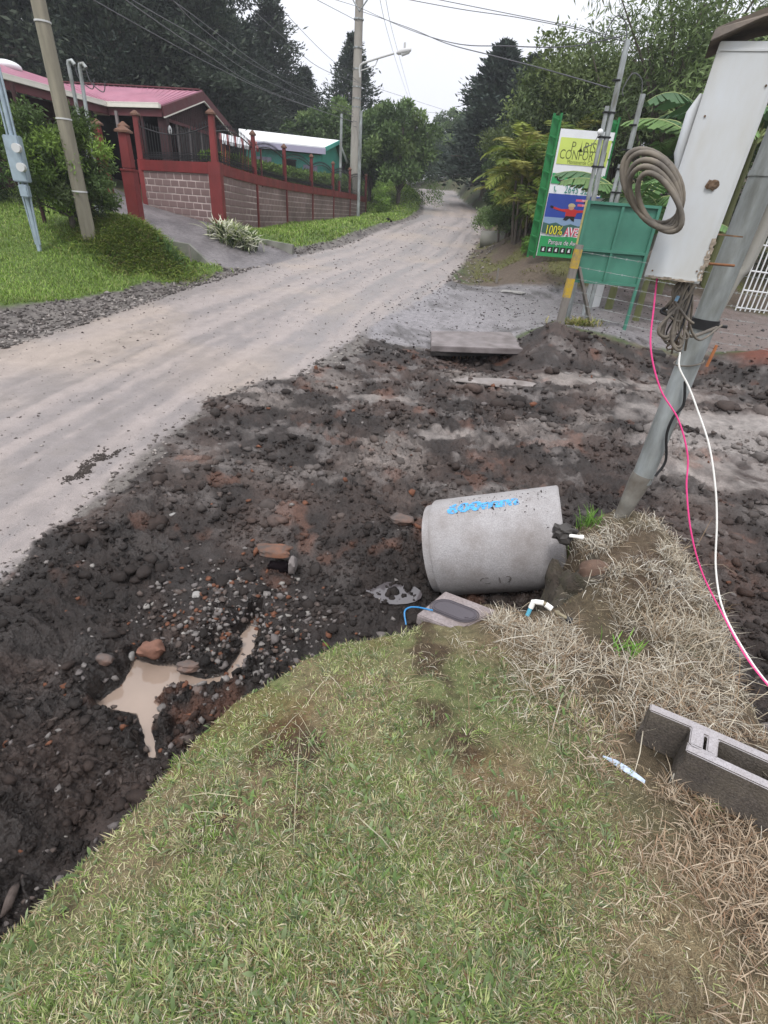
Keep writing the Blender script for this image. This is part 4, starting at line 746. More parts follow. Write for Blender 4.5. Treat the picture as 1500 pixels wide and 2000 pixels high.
# coil of cable on the box
cc_ = aty(1276, 385, 2.55); root = T('cable_coil', 'thick grey brown cable coil hanging at the left of the meter box', 'cable', cc_)
for k in range(5):
    mb = MB(); ra, rb_ = .078+.010*k+rnd.uniform(-.006, .006), .112+.008*k+rnd.uniform(-.008, .008); ph = .3*k; pts = []; o_ = Vector((-.006*k+.012+rnd.uniform(-.006, .006), .018*k-.04, .014*k-.02))
    for i in range(33):
        t = 2*math.pi*i/32+ph; pts.append(cc_+o_+Vector((math.cos(t)*ra*.95-math.sin(t)*.06, math.cos(t)*-.05+.012*math.sin(t*2+k), math.sin(t)*rb_*.9-.02*math.cos(t))))
    mb.tube(pts, .0105, 12); part('cable_turn', mb, MT['cable'], root, smooth=True)
mb = MB(); q = aty(1338, 452, 2.66)
for k in range(4): mb.tube(spline([q+Vector((-.10+.01*k, 0, .01*k)), q+Vector((-.04, .0, -.03+.012*k)), q+Vector((.03, .02, -.01+.015*k)), q+Vector((.07, .05, .04+.02*k))]), .009, 8)
part('taped_ends', mb, MT['black'], root, smooth=True)
part('blue_tie', MB().tube([q+Vector((-.05, -.012, .0)), q+Vector((-.01, -.016, .035))], .013, 8), flat('blue_tape', (.25, .42, .6)), root, smooth=True)
part('lower_turn', MB().tube(spline([aty(1300, 470, 2.75), aty(1270, 500, 2.76), aty(1278, 530, 2.76), aty(1300, 545, 2.76)]), .011, 10), MT['cable'], root, smooth=True)
# loose cable bundle under the box
g = aty(1350, 620, 2.72); root = T('cable_bundle', 'tangle of dark looped cables hanging below the meter box', 'cables', g)
src = aty(1348, 545, 2.72)
for k in range(11):
    t = k/10; bx_, by_ = 1283+rnd.uniform(0, 40)+t*14, 604+rnd.uniform(0, 62); pts = [src+Vector((rnd.uniform(-.03, .03), rnd.uniform(-.02, .04), .02)), aty(1340-rnd.uniform(0, 30), 575+rnd.uniform(-8, 15), 2.70), aty(bx_, by_, 2.68+rnd.uniform(-.03, .05)), aty(bx_+18, by_+rnd.uniform(5, 20), 2.70), aty(1335+rnd.uniform(-10, 15), 600+rnd.uniform(-10, 25), 2.74), src+Vector((.03, .03, .03))]
    part('cable', MB().tube(spline(pts), rnd.choice((.0045, .006, .0075)), 8), rnd.choice((MT['black'], MT['cable'], MT['cable'])), root, smooth=True)
for (a1, a2, a3, a4, rr) in (((1352, 548), (1334, 600), (1345, 655), (1400, 640), .009), ((1358, 548), (1345, 620), (1365, 664), (1410, 635), .006), ((1340, 560), (1322, 640), (1316, 668), (1312, 690), .006), ((1345, 560), (1330, 640), (1322, 670), (1330, 690), .005), ((1350, 560), (1352, 600), (1345, 640), (1338, 684), .006)):
    part('cable', MB().tube(spline([aty(*a1, 2.74), aty(*a2, 2.76), aty(*a3, 2.8), aty(*a4, 2.88)]), rr, 8), MT['cable'], root, smooth=True)
mb = MB(); q = aty(1318, 672, 2.78)
for k in range(3): mb.tube([q+Vector((math.cos(t)*.035, math.sin(t)*.02, .03*math.sin(t*1.3+k)+.012*k)) for t in [i*.6+k for i in range(11)]], .004, 6)
part('rope_knot', mb, MT['rust'], root, smooth=True)
part('pole_loop', MB().tube([(k0+d_*((1.72-k0.z)/d_.z))+Vector((math.cos(t)*.072, math.sin(t)*.072, .02*math.cos(t))) for t in [i*math.pi/12 for i in range(25)]], .004, 6), MT['cable'], root, smooth=True)
part('blue_end', MB().tube([aty(1325, 578, 2.68), aty(1320, 588, 2.68)], .008, 8), flat('blue_sleeve', (.2, .35, .5)), root, smooth=True)
mb = MB(); mb.tube(spline([aty(1338, 745, 2.93), aty(1335, 790, 2.92), aty(1315, 815, 2.92), aty(1302, 850, 2.925), aty(1300, 900, 2.935), aty(1280, 930, 2.93)]), .008, 8)
solo('black_cable', mb, MT['black'], 'black cable running down the front of the steel pole', 'cable', aty(1300, 850, 2.92), smooth=True)
def wire_px(name, pts, r, mat, label, cat='wire'):
    P = [aty(a, b, y) for a, b, y in pts]; return solo(name, MB().tube(spline(P, 8), r, 8), mat, label, cat, P[0], smooth=True)
wire_px('pink_wire', [(1284, 540, 2.70), (1277, 600, 2.66), (1271, 680, 2.60), (1290, 760, 2.54), (1325, 820, 2.48), (1343, 890, 2.42), (1341, 955, 2.36), (1350, 1040, 2.28), (1372, 1120, 2.20), (1414, 1205, 2.08), (1455, 1280, 1.9), (1510, 1350, 1.75), (1600, 1440, 1.6)], .0042, MT['pink'], 'bright pink wire hanging from the meter box down to the lower right', 'wire')
wire_px('white_wire', [(1328, 688, 2.80), (1327, 718, 2.76), (1345, 755, 2.72), (1362, 800, 2.66), (1385, 870, 2.56), (1397, 950, 2.46), (1400, 1020, 2.38), (1398, 1110, 2.28), (1412, 1190, 2.14), (1452, 1268, 1.94), (1505, 1340, 1.8), (1600, 1430, 1.65)], .0047, MT['white'], 'white wire tied to the pole and trailing down to the lower right', 'wire')

# ------------------------------------------------------------------ slabs, stones and cuttings in the trench
g = atz(940, 660, .33); root = T('broken_slab', 'long flat concrete slab bridging the open trench by the side road', 'concrete slab', g)
S4 = [atz(842, 646, .34), atz(1045, 649, .40), atz(1022, 682, .36), atz(842, 676, .30)]; part('slab', MB().prism(S4, (0, 0, -.10)), M('wet_slab', (.20, .175, .175), .6, .25, 4, .4, 40, dirt=(.08, .065, .06), dscale=3, damt=.7), root, bevel=.012)
mb = MB(); mb.bar(atz(842, 690, .17), atz(1010, 690, .2), .10, .08); part('dark_bar', mb, M('black_bar', (.02, .017, .016), .8, .3, 10, .5, 30), root, bevel=.01)  # near-black bar below the near edge of the slab
mb = MB()
for p in ((905, 684), (920, 685)): q = atz(*p, .24); mb.box(q-Vector((0, .07, 0)), (.12, .02, .025), jit=.008)
part('splintered_edge', mb, MT['wood_orange'], root)
mb = MB()
for i in range(7): q = atz(885+i*7, 700, .06); mb.tube([q, q+Vector((.02, .02, .14))], .008, 6)
part('rebar', mb, MT['rust'], root)
mb = lump(MB(), tuple(atz(965, 748, .16)), (.62, .16, .05), 21, .35, 3, .7); solo('buried_slab', mb, M('grey_slab', (.24, .215, .205), .8, .2, 6, .5, 40, dirt=(.09, .07, .06), dscale=4, damt=.6), 'pale flat slab half buried in soil in front of the trench bridge', 'concrete slab', atz(965, 748, .16), smooth=True)
def stone(px, py, d, mat, label, s=3, z=None, am=.35, name='stone', yaw=0):
    p = atz(px, py, 0)
    for _ in range(12): p = atz(px, py, ground_z(p.x, p.y)*.7+p.z*.3)
    mb = lump(MB(), (0, 0, 0), d, s, am, 3, .75); M3 = Matrix.Rotation(yaw, 3, 'Z'); mb.v = [tuple(M3 @ Vector(v)+p+Vector((0, 0, d[2]*.3))) for v in mb.v]
    return solo(name, mb, mat, label, 'stone', p, smooth=True)
st1 = M('pale_stone', (.27, .26, .25), .8, .2, 20, .4, 60); st2 = M('dark_stone', (.10, .085, .08), .7, .3, 12, .5, 50, dirt=(.2, .09, .05), dscale=8, damt=.5); st3 = M('rusty_stone', (.17, .085, .06), .85, .3, 14, .6, 60)
stone(342, 1006, (.045, .022, .015), st1, 'small pale pointed stone on the dark gravel near the road edge', 3, yaw=.5)
stone(296, 1272, (.075, .06, .05), st3, 'reddish boulder at the top edge of the muddy puddle', 5)
stone(258, 1285, (.02, .035, .03), st1, 'upright pale grey stone left of the reddish boulder by the puddle', 7)
stone(372, 1300, (.08, .05, .03), st2, 'flat dark slab of stone right of the puddle', 9, yaw=.4)
stone(330, 1328, (.05, .022, .012), st2, 'thin dark stone lying in the puddle water', 11)
stone(388, 1350, (.035, .03, .028), st2, 'black stone between the puddle and the grass bank', 13)
stone(385, 1162, (.035, .03, .015), st1, 'flat grey stone on the ditch slope above the puddle', 15)
stone(785, 1018, (.10, .07, .045), st2, 'brown slab of rock touching the left rim of the drain pipe', 17)
stone(1000, 572, (.35, .16, .05), st1, 'pale flat rock at the foot of the roadside bank', 19)
stone(205, 1290, (.05, .035, .03), st2, 'clay coated lump left of the puddle', 23)
# slab of old asphalt over a hollow drawn as a black lump
q = atz(535, 1085, -.02); root = T('asphalt_chunk', 'rust stained slab of old asphalt over a dark hollow', 'asphalt chunk', q)
part('slab', lump(MB(), tuple(q+Vector((0, .03, .03))), (.13, .075, .035), 31, .3, 3, .7), M('rusty_asphalt', (.09, .07, .062), .8, .3, 12, .6, 50, dirt=(.24, .09, .04), dscale=9, damt=.75), root, smooth=True)
part('hollow_shade_lump', lump(MB(), tuple(atz(545, 1108, -.10)), (.08, .05, .05), 37, .4, 3, .7), MT['dark'], root, smooth=True)  # solid lump, the hollow's shade painted as its black colour
part('broken_side', lump(MB(), tuple(atz(572, 1105, -.04)), (.03, .06, .07), 41, .4, 3, .7), M('grey_asphalt', (.16, .14, .135), .8, .2, 12, .6, 50), root, smooth=True)
q = Vector((.10, 3.05, -.146)); mb = MB().poly([(q.x+.24*math.cos(t), q.y+.14*math.sin(t), q.z) for t in [i*.35 for i in range(18)]])
solo('grey_puddle', mb, MT['watergrey'], 'small grey puddle just left of the drain pipe', 'puddle', q, kind='structure')

# ------------------------------------------------------------------ blockwork boundary wall with red beam, posts and iron fence
WT = [3.24, 3.13, 3.09, 3.07, 3.07, 3.06, 2.98]
root = T('boundary_wall', 'pink blockwork boundary wall with red posts and beam, following the road', 'wall', (-6.1, 19, 1.5))
def v3(x, y, z): return Vector((x, y, z))
L0 = v3(-9.15, 20.7, 1.92); seg = [(v3(*L0.xy, 3.24), v3(*WALLP[0][:2], 3.24), L0.z-.15, WALLP[0][2]-.15)]
for k in range(6): a, b = WALLP[k], WALLP[k+1]; seg.append((v3(a[0], a[1], WT[k]), v3(b[0], b[1], WT[k+1]), a[2]-.2, b[2]-.2))
proto_block = {}
def block_mesh(l):
    key = round(l, 3)
    if key not in proto_block:
        mb = MB(); mb.box((0, 0, 0), (l-.03, .13, .168)); proto_block[key] = mb.mesh('block', MT['block'], .008, seg=1)
    return proto_block[key]
for si, (a, b, za, zb) in enumerate(seg):
    d = b-a; ln = Vector((d.x, d.y, 0)).length; h = Vector((d.x, d.y, 0)).normalized(); yw = math.atan2(h.y, h.x); nn = Vector((h.y, -h.x, 0)); slope = d.z/ln
    mb = MB(); a0, b0 = a-Vector((0, 0, .31)), b-Vector((0, 0, .31))
    vs = [Vector((a.x, a.y, za)), Vector((b.x, b.y, zb)), b0, a0]; mb.prism([v-nn*.058 for v in vs], nn*.116); part('mortar_core', mb, MT['mortar'], root)
    part('beam', MB().bar(a-Vector((0, 0, .155)), b-Vector((0, 0, .155)), .22, .308), MT['redpaint'], root, bevel=.01)
    zmin = min(za, zb); bulk = MB()
    for r_ in range(int((max(a.z, b.z)-zmin)/.2)):
        ztop = -.32-.2*r_; off = (.2 if r_ % 2 else 0)
        x_ = -off
        while x_ < ln:
            s0, s1 = max(x_, .0), min(x_+.4, ln); x_ += .4
            if s1-s0 < .08: continue
            sm = (s0+s1)/2; zc = a.z+slope*sm+ztop-.1
            if zc < za+(zb-za)*sm/ln-.08: continue
            c = Vector((a.x, a.y, 0))+h*sm; c.z = zc
            if si <= 1:
                o = bpy.data.objects.new('block', block_mesh(s1-s0)); C.objects.link(o); o.parent = root; o.location = c-root.location+nn*rnd.uniform(-.004, .006); o.rotation_euler = (0, -math.atan(slope), yw)
            else:
                bulk.box(c, (s1-s0-.035, .13, .165), Matrix.Rotation(yw, 3, 'Z'))
    if si > 1: part('blockwork', bulk, MT['block'], root, kind='stuff')
def wpost(x, y, zb, zc, w=.165, tall=1.2, big=False):
    wl = w*1.25 if not big else .38; mb = MB(); mb.box((x, y, (zb-.3+zc+.01)/2), (wl, wl*.8, zc+.01-zb+.3)); mb.bar((x, y, zc), (x, y, zc+tall), w*.95, w*.95, w2=w*.8)
    part('post', mb, MT['redpaint'], root, bevel=.012)
    mb = MB(); z = zc+tall; mb.box((x, y, z+.02), (w*1.25, w*1.25, .05)); mb.bar((x, y, z+.045), (x, y, z+.14), w*1.2, w*1.2, w2=.05); part('post_cap', mb, M('mossy_cap', (.13, .07, .05), .9, .3, 12, .3, 40), root)
for k, (x, y, zb) in enumerate(WALLP): wpost(x, y, zb, WT[k], .20 if k == 0 else .165, 1.2, k == 0)
wpost(L0.x, L0.y, L0.z, 3.24, .2, 1.2)
part('spare_post', MB().box((-4.05, 34.6, 3.3), (.15, .15, .55)), MT['redpaint'], root)
froot = T('iron_fence', 'black iron railing with arched spiked panels on top of the red beam', 'fence', (-6.1, 19, 3.2))
for si, (a, b, za, zb) in enumerate(seg):
    d = b-a; bars, rails = MB(), MB(); nb = 26; pts = []
    for i in range(1, nb):
        t = i/nb; p = a+d*t; hgt = .78+.22*math.sin(math.pi*t) if si else .95-.25*math.sin(math.pi*t); pts.append(p+Vector((0, 0, hgt)))
        bars.box(p+Vector((0, 0, hgt/2+.04)), (.017, .017, hgt+.1)); bars.add([p+Vector((q*.025, 0, hgt+.09)) for q in (-1, 1)]+[p+Vector((0, .0, hgt+.19)), p+Vector((0, .02, hgt+.1))], [(0, 1, 2), (0, 3, 2), (1, 3, 2)])
        if si < 5:
            for s_ in (-1, 1): bars.tube([p+Vector((.03*math.cos(q)*s_+.035*s_, 0, .13+.05*math.sin(q))) for q in [j*1.05 for j in range(7)]], .008, 4)
    part('bars', bars, MT['iron'], froot, kind='stuff'); rails.tube(pts, .018, 5); rails.bar(a+Vector((0, 0, .06)), b+Vector((0, 0, .06)), .025); rails.bar(a+Vector((0, 0, .22)), b+Vector((0, 0, .22)), .02); part('rail', rails, MT['iron'], froot)

# driveway gate pillars
def pillar(px, pyb, pyt, y, wb, label, zb=None):
    b = aty(px, pyb, y); tz = zt(px, pyt, y)
    if zb is not None: b.z = zb
    r = T('gate_pillar', label, 'gate pillar', b); h = tz-b.z; mb = MB(); mb.box(b+Vector((0, 0, h*.27-.1)), (wb*1.25, wb*1.25, h*.54+.2)); mb.box(b+Vector((0, 0, h*.55)), (wb*1.4, wb*1.4, .06))
    part('base', mb, MT['redpaint'], r, bevel=.012); part('shaft', MB().bar(b+Vector((0, 0, h*.57)), b+Vector((0, 0, h*.93)), wb, wb, w2=wb*.85), MT['redpaint'], r, bevel=.012)
    mb = MB(); mb.box(b+Vector((0, 0, h*.94)), (wb*1.35, wb*1.35, .05)); mb.bar(b+Vector((0, 0, h*.95)), b+Vector((0, 0, h)), wb*1.3, wb*1.3, w2=.04); part('cap', mb, M('pillar_cap', (.15, .08, .055), .9, .3, 10, .3, 40), r)
pillar(268, 432, 247, 17.2, .27, 'tall red gate pillar at the top left of the driveway')
pillar(204, 330, 233, 20.5, .22, 'red gate pillar farthest left, half hidden by the shrub', 1.9)
pillar(254, 330, 238, 21.2, .22, 'red gate pillar at the left end of the blockwork wall', 1.9)

# ------------------------------------------------------------------ maroon house
HP = Vector((-9, 24, 2.2)); root = T('maroon_house', 'single storey maroon house with a pink metal roof and cream gutters', 'house', HP)
Ey = 22.0; Ex = -.399*Ey; Ez = 2.35+.116*Ey; Py = 25.7; Pz = 2.35+.138*Py; Px = -.333*Py; Qy = 29.2; Qz = Ez; Qx = -.283*Qy
E1 = v3(Ex, Ey, Ez); PK = v3(Px, Py, Pz); Q1 = v3(Qx, Qy, Qz)
W1 = v3(-11.1, 22.9, Ez+.02); RK = v3(-14.6, 26.6, 5.92); W2 = v3(-12.6, 18.4, 5.0); W3 = v3(-14.5, 12, 5.15); K2 = v3(-17.5, 18, 6.3)
part('roof', MB().prism([E1, PK, RK, W1], (0, 0, -.05)), MT['pinkroof'], root)
part('roof', MB().prism([PK, Q1, v3(-15, 31, Qz), RK], (0, 0, -.05)), MT['pinkroof'], root)
part('roof', MB().prism([W1, RK, K2, W3, W2], (0, 0, -.05)), MT['pinkroof'], root)
mb = MB(); nr_ = 24
for i in range(nr_+1):
    t = i/nr_; mb.bar(E1.lerp(W1, t)+v3(0, 0, .012), PK.lerp(RK, t)+v3(0, 0, .012), .03, .025)
part('roof_ribs', mb, MT['pinkroof'], root, kind='stuff')
part('ridge_cap', MB().bar(PK+v3(0, 0, .03), RK+v3(0, 0, .03), .3, .04), MT['fascia'], root)
for a, b in ((E1, W1), (W1, W2), (W2, W3)):
    out = Vector(((b-a).y, -(b-a).x, 0)).normalized(); out = out if out.y < 0 or abs(out.y) < .3 and out.x > 0 else -out
    mb = MB(); mb.bar(a+v3(0, 0, -.02)+out*.06, b+v3(0, 0, -.02)+out*.06, .12, .12); mb.bar(a+v3(0, 0, .055)+out*.1, b+v3(0, 0, .055)+out*.1, .05, .03); part('gutter', mb, MT['gutter'], root)
    part('fascia', MB().bar(a+v3(0, 0, -.20), b+v3(0, 0, -.20), .04, .22), MT['fascia'], root)
for a, b in ((E1, PK), (PK, Q1)):
    part('barge_board', MB().bar(a+v3(.05, 0, -.16), b+v3(.05, 0, -.16), .05, .30), MT['fascia'], root); part('barge_trim', MB().bar(a+v3(.07, 0, -.32), b+v3(.07, 0, -.32), .05, .035), MT['gutter'], root)
# gable siding boards
gx = lambda y: Ex+(Qx-Ex)*(y-Ey)/(Qy-Ey)-.25
roofz = lambda y: (Ez+(Pz-Ez)*(y-Ey)/(Py-Ey) if y < Py else Pz+(Qz-Pz)*(y-Py)/(Qy-Py))-.12
y_ = Ey+.35
while y_ < Qy-.3:
    z1 = roofz(y_+.09); mb = MB(); zb_ = 4.62; mb.box((gx(y_), y_+.09, (z1+zb_)/2), (.03, .172, z1-zb_)); part('siding_board', mb, MT['maroon'], root); y_ += .18
part('lintel', MB().bar(v3(gx(Ey+.3)+.02, Ey+.3, 4.6), v3(gx(Qy-.3)+.02, Qy-.3, 4.6), .06, .1), MT['fascia'], root)
# body below: window band with frames
for i in range(6):
    y0, y1 = Ey+.45+i*1.08, Ey+.45+(i+1)*1.08; mt_ = MT['curtain'] if i not in (0, 5) else MT['dark']
    f = part('window', MB().bar(v3(gx(y0)-.03, y0+.03, 3.75), v3(gx(y1)-.03, y1-.03, 3.75), .02, 1.6), mt_, root); sub('window_frame', MB().bar(v3(gx(y0)+.02, y0, 2.95), v3(gx(y0)+.02, y0, 4.56), .06, .05), MT['greyframe'], f)
    for j in range(5): yy = y0+.1+j*.2; sub('curtain_fold', MB().bar(v3(gx(yy), yy, 3.0), v3(gx(yy), yy, 4.5), .015, .025), MT['maroon'], f)
part('wall', MB().bar(v3(gx(Ey+.3)-.1, Ey+.3, 2.4), v3(gx(Qy)-.1, Qy, 2.4), .12, 1.1), MT['maroon'], root)
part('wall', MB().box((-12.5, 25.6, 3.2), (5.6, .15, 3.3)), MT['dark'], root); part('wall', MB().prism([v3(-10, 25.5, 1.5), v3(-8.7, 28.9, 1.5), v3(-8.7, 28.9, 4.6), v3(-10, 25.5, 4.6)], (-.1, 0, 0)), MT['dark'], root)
part('wall', MB().prism([v3(-13.2, 19.2, 1.6), v3(-12.2, 23.4, 1.6), v3(-12.2, 23.4, 4.75), v3(-13.2, 19.2, 4.75)], (-.15, 0, 0)), MT['maroon'], root)
part('wall', MB().prism([v3(-15.4, 12.5, 1.2), v3(-13.2, 19.2, 1.2), v3(-13.2, 19.2, 4.85), v3(-15.4, 12.5, 4.9)], (-.15, 0, 0)), MT['maroon'], root)
mb = MB(); mb.bar(v3(Ex-.1, Ey+.3, 1.9), v3(Ex-.1, Ey+.3, Ez-.2), .3); part('corner_post', mb, MT['maroon'], root, bevel=.01)
for i in range(3): part('veranda_post', MB().bar(v3(Ex-.9-.9*i, Ey+.4, 1.9), v3(Ex-.9-.9*i, Ey+.4, Ez-.2), .09), MT['greyframe' if i == 1 else 'maroon'], root)
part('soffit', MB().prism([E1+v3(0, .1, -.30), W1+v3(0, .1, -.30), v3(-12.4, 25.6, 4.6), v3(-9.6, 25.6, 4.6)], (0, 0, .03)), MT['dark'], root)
part('wall_lamp', lump(MB(), (Ex+.1, Ey+.28, 4.25), (.07, .07, .14), 3, .1, 2, 1), MT['lampgrey'], root)
mb = lump(MB(), tuple(aty(12, 130, 24)), (.5, .5, .2), 3, .05, 3, 1); mb.bar(aty(12, 130, 24), aty(12, 150, 24), .1); part('satellite_dish', mb, MT['whitewall'], root, smooth=True)
# little striped canopy over the wall with hanging ribbons
g = aty(455, 280, 22.2); root = T('striped_canopy', 'small red and white scalloped canopy with red ribbons behind the fence', 'canopy', g)
a, b = aty(428, 272, 22.2), aty(505, 290, 22.9); back = v3(-.3, 1.0, .28)
for i in range(16):
    p, q = a.lerp(b, i/16), a.lerp(b, (i+1)/16); mb = MB(); mb.prism([p, q, q+back, p+back], (0, 0, -.02)); mb.prism([p, q, q.lerp(p, .2)-v3(0, 0, .11), p.lerp(q, .2)-v3(0, 0, .11)], (0, .01, 0)); part('canopy_stripe', mb, P_['white'] if i % 3 else MT['redpaint'], root)
for i in range(9):
    p = a.lerp(b, .02+.05*i if i < 5 else .5+.07*(i-5))-v3(0, -.1, .1); mb = MB(); mb.tube([p, p-v3(.02, 0, .45), p-v3(rnd.uniform(-.05, .05), 0, .75+rnd.uniform(0, .25))], .02, 6); part('ribbon', mb, MT['fascia'] if i % 2 else flat('orange_ribbon', (.32, .10, .05)), root)
part('post', MB().bar(b+v3(.0, .3, 0), b+v3(0, .3, -1.2), .06), MT['fascia'], root)

# ------------------------------------------------------------------ turquoise house
g = v3(-8, 40, 2); root = T('turquoise_house', 'turquoise house with a pale roof and lavender fascia beyond the hedge', 'house', g)
yf = 36.; a = aty(466, 270, yf); b = aty(636, 287, yf+1.5); r0 = aty(466, 251, yf+2.2); r1 = aty(663, 274, yf+3.8); c_ = aty(678, 314, yf+6.5)
part('roof', MB().prism([a, b, r1, r0], (0, 0, -.08)), MT['whitewall'], root); part('roof', MB().prism([r0, r1, c_, c_+(a-b)], (0, 0, -.08)), MT['tealdark'], root)
part('fascia', MB().bar(a-v3(0, 0, .22), b-v3(0, 0, .22), .05, .30), MT['lavender'], root)
a2, b2 = a+v3(.2, .5, -.4), b+v3(-.35, .5, -.4); zb_ = 2.0
part('wall', MB().prism([v3(a2.x, a2.y, zb_), v3(b2.x, b2.y, zb_), b2, a2], (0, .15, 0)), MT['teal'], root)
c2 = c_+v3(-.35, -.6, .0); part('wall', MB().prism([v3(b2.x+.01, b2.y+.16, zb_), v3(c2.x, c2.y, zb_), v3(c2.x, c2.y, c2.z-.2), v3(r1.x-.3, r1.y, r1.z-.2), v3(b2.x+.01, b2.y+.16, b2.z)], (-.12, .02, 0)), MT['teal'], root)
part('barge_board', MB().bar(b+v3(0, 0, -.1), r1+v3(0, 0, -.1), .05, .2), MT['teal'], root); part('barge_board', MB().bar(r1+v3(0, 0, -.1), c_+v3(0, 0, -.1), .05, .2), MT['whitewall'], root)
ax = (b2-a2); 
f = part('window', MB().bar(a2+ax*.50+v3(0, -.04, -.75), a2+ax*.66+v3(0, -.04, -.75), .05, .7), MT['dark'], root); sub('window_frame', MB().bar(a2+ax*.49+v3(0, -.06, -.38), a2+ax*.67+v3(0, -.06, -.38), .06, .06), MT['maroon'], f)
part('window', MB().bar(a2+ax*.10+v3(0, -.04, -.65), a2+ax*.34+v3(0, -.04, -.65), .05, .6), MT['lavender'], root); part('window', MB().bar(a2+ax*.76+v3(0, -.04, -.8), a2+ax*.95+v3(0, -.04, -.8), .05, .5), MT['lavender'], root)
part('downpipe', MB().tube([b+v3(-.2, .1, -.3), b2+v3(.05, -.05, -.4), v3(b2.x+.05, b2.y-.05, 2.4)], .05, 8), MT['teal'], root)

# ------------------------------------------------------------------ low walls by the driveway
g = v3(-6.3, 15.7, .8); mb = MB(); a, b, c = v3(-6.75, 15.75, 1.22), v3(-5.95, 15.65, 1.17), v3(-5.35, 15.6, .68)
mb.prism([a-v3(0, 0, 1), a, b, c, c-v3(0, 0, .6)], (0, .14, 0)); solo('driveway_kerb_wall', mb, MT['oldconc'], 'short mossy concrete retaining wall on the left edge of the driveway', 'retaining wall', g, bevel=.01)
mb = MB(); a, b = aty(492, 466, 19.2), aty(572, 474, 18.9); mb.bar(v3(a.x, a.y, .95), v3(b.x, b.y, .85), .15, .6); solo('verge_kerb_wall', mb, MT['oldconc'], 'low concrete edge holding the grass verge at the foot of the driveway', 'kerb', a, bevel=.01)
q = aty(373, 503, 15.4); solo('survey_peg', MB().bar(q-v3(0, 0, .1), q+v3(-.03, 0, .3), .04), MT['wood'], 'small pale wooden peg in front of the driveway retaining wall', 'peg', q)

# ------------------------------------------------------------------ poles on the left
def pole_px(name, base, topp, y, r0, r1, mat, label, cat='pole', zb=None, n=16, ext=0):
    b = aty(*base, y); t = aty(*topp, y); t += (t-b).normalized()*ext; b.z = zb if zb is not None else b.z
    r = T(name, label, cat, b); d = t-b; part('shaft', MB().tube([b-v3(0, 0, .2), b+d*.25, b+d*.5, b+d*.75, t], r0, n, r1), mat, r, smooth=True); return r, b, t
wr, wb_, wt_ = pole_px('wooden_pole', (172, 450), (74, 0), 14.2, .165, .125, MT['woodpole'], 'leaning weathered wooden utility pole rising from the shrub on the mound', ext=4)
for t in (.10, .27, .47, .62): c_ = wb_.lerp(wt_, t); part('wire_band', MB().tube([c_-v3(0, 0, .015), c_+v3(0, 0, .015)], .165-.02*t+.006, 16), MT['lampgrey'], wr)
mr_, b, t = pole_px('meter_post', (77, 487), (2, 178), 13.5, .05, .05, MT['galvb'], 'blue grey steel post with two round electricity meters at the far left', 'meter post', ext=1.5)
for off in ((.10, -.02), (-.11, .02)): part('conduit', MB().tube([b+v3(off[0]*.6, off[1], .1), b+v3(off[0], off[1], 1.2), b.lerp(t, .78)+v3(off[0], off[1], 0)], .022, 8), MT['galvb'], mr_, smooth=True)
q = b.lerp(t, .40)+v3(.06, -.1, 0); part('meter_case', MB().box(q, (.34, .18, .86)), MT['galvb'], mr_, bevel=.02); part('lower_case', MB().box(q+v3(0, 0, -.6), (.2, .14, .25)), MT['galvb'], mr_, bevel=.02)
for dz in (.2, -.15): part('meter_dial', MB().tube([q+v3(.13, -.08, dz), q+v3(.15, -.2, dz)], .085, 16), MT['lampgrey'], mr_, smooth=True)
dr, b, t = pole_px('dark_post', (46, 255), (22, 160), 15.5, .05, .05, MT['maroon'], 'thin dark post between the meter post and the wooden pole', zb=1.3)
for (bp, tp, lab) in (((168, 290), (134, 128), 'taller service mast with a curved weatherhead right of the wooden pole'), ((176, 290), (156, 134), 'shorter service mast with a curved weatherhead beside the taller one')):
    r_, b, t = pole_px('service_mast', bp, tp, 16.5, .05, .045, MT['galv'], lab, 'service mast', zb=1.4)
    part('weatherhead', MB().tube([t, t+v3(.02, 0, .08), t+v3(.10, 0, .1), t+v3(.16, 0, .02)], .05, 10), MT['galv'], r_, smooth=True); part('drop_cable', MB().tube(spline([t+v3(.15, 0, .02), t+v3(.22, 0, -.25), t+v3(.45, .1, -.42), t+v3(.55, .1, -.2)]), .012, 6), MT['wire'], r_, smooth=True)
# concrete street pole with lamp
sr, sb, st_ = pole_px('concrete_utility_pole', (691, 385), (702, 0), 39, .32, .20, MT['polec'], 'tall grey concrete utility pole with a street lamp behind the wall end', 'utility pole', zb=1.7, ext=3)
mb = MB(); ab = aty(704, 128, 36.8)
pts = [ab-v3(0, 0, .5), ab, aty(725, 118, 36.6), aty(770, 104, 36.4)]; part('lamp_arm', MB().tube(spline(pts), .05, 8), MT['lampgrey'], sr, smooth=True)
part('arm_stay', MB().tube([aty(705, 138, 36.8), aty(733, 128, 36.6), aty(738, 116, 36.6)], .025, 6), MT['lampgrey'], sr, smooth=True)
h0, h1 = aty(777, 103, 36.4), aty(803, 97, 36.2); mb = MB(); mb.tube([h0-(h1-h0)*.1, h0, h0.lerp(h1, .35), h0.lerp(h1, .8), h1], [.05, .09, .14, .13, .06], 14); lo = part('lamp_head', mb, MT['lampgrey'], sr, smooth=True)
sub('lamp_glass', MB().tube([h0.lerp(h1, .3)-v3(0, 0, .1), h0.lerp(h1, .85)-v3(0, 0, .05)], .10, 10), MT['whitewall'], lo, smooth=True); sub('photocell', MB().tube([h0.lerp(h1, .5)+v3(0, 0, .15), h0.lerp(h1, .5)+v3(0, 0, .35)], .06, 8), MT['lampgrey'], lo)
for t in (.43, .46, .50, .56, .63, .72): c_ = sb.lerp(st_, t); part('steel_band', MB().tube([c_-v3(0, 0, .03), c_+v3(0, 0, .03)], .285, 12), MT['galv'], sr, smooth=True)
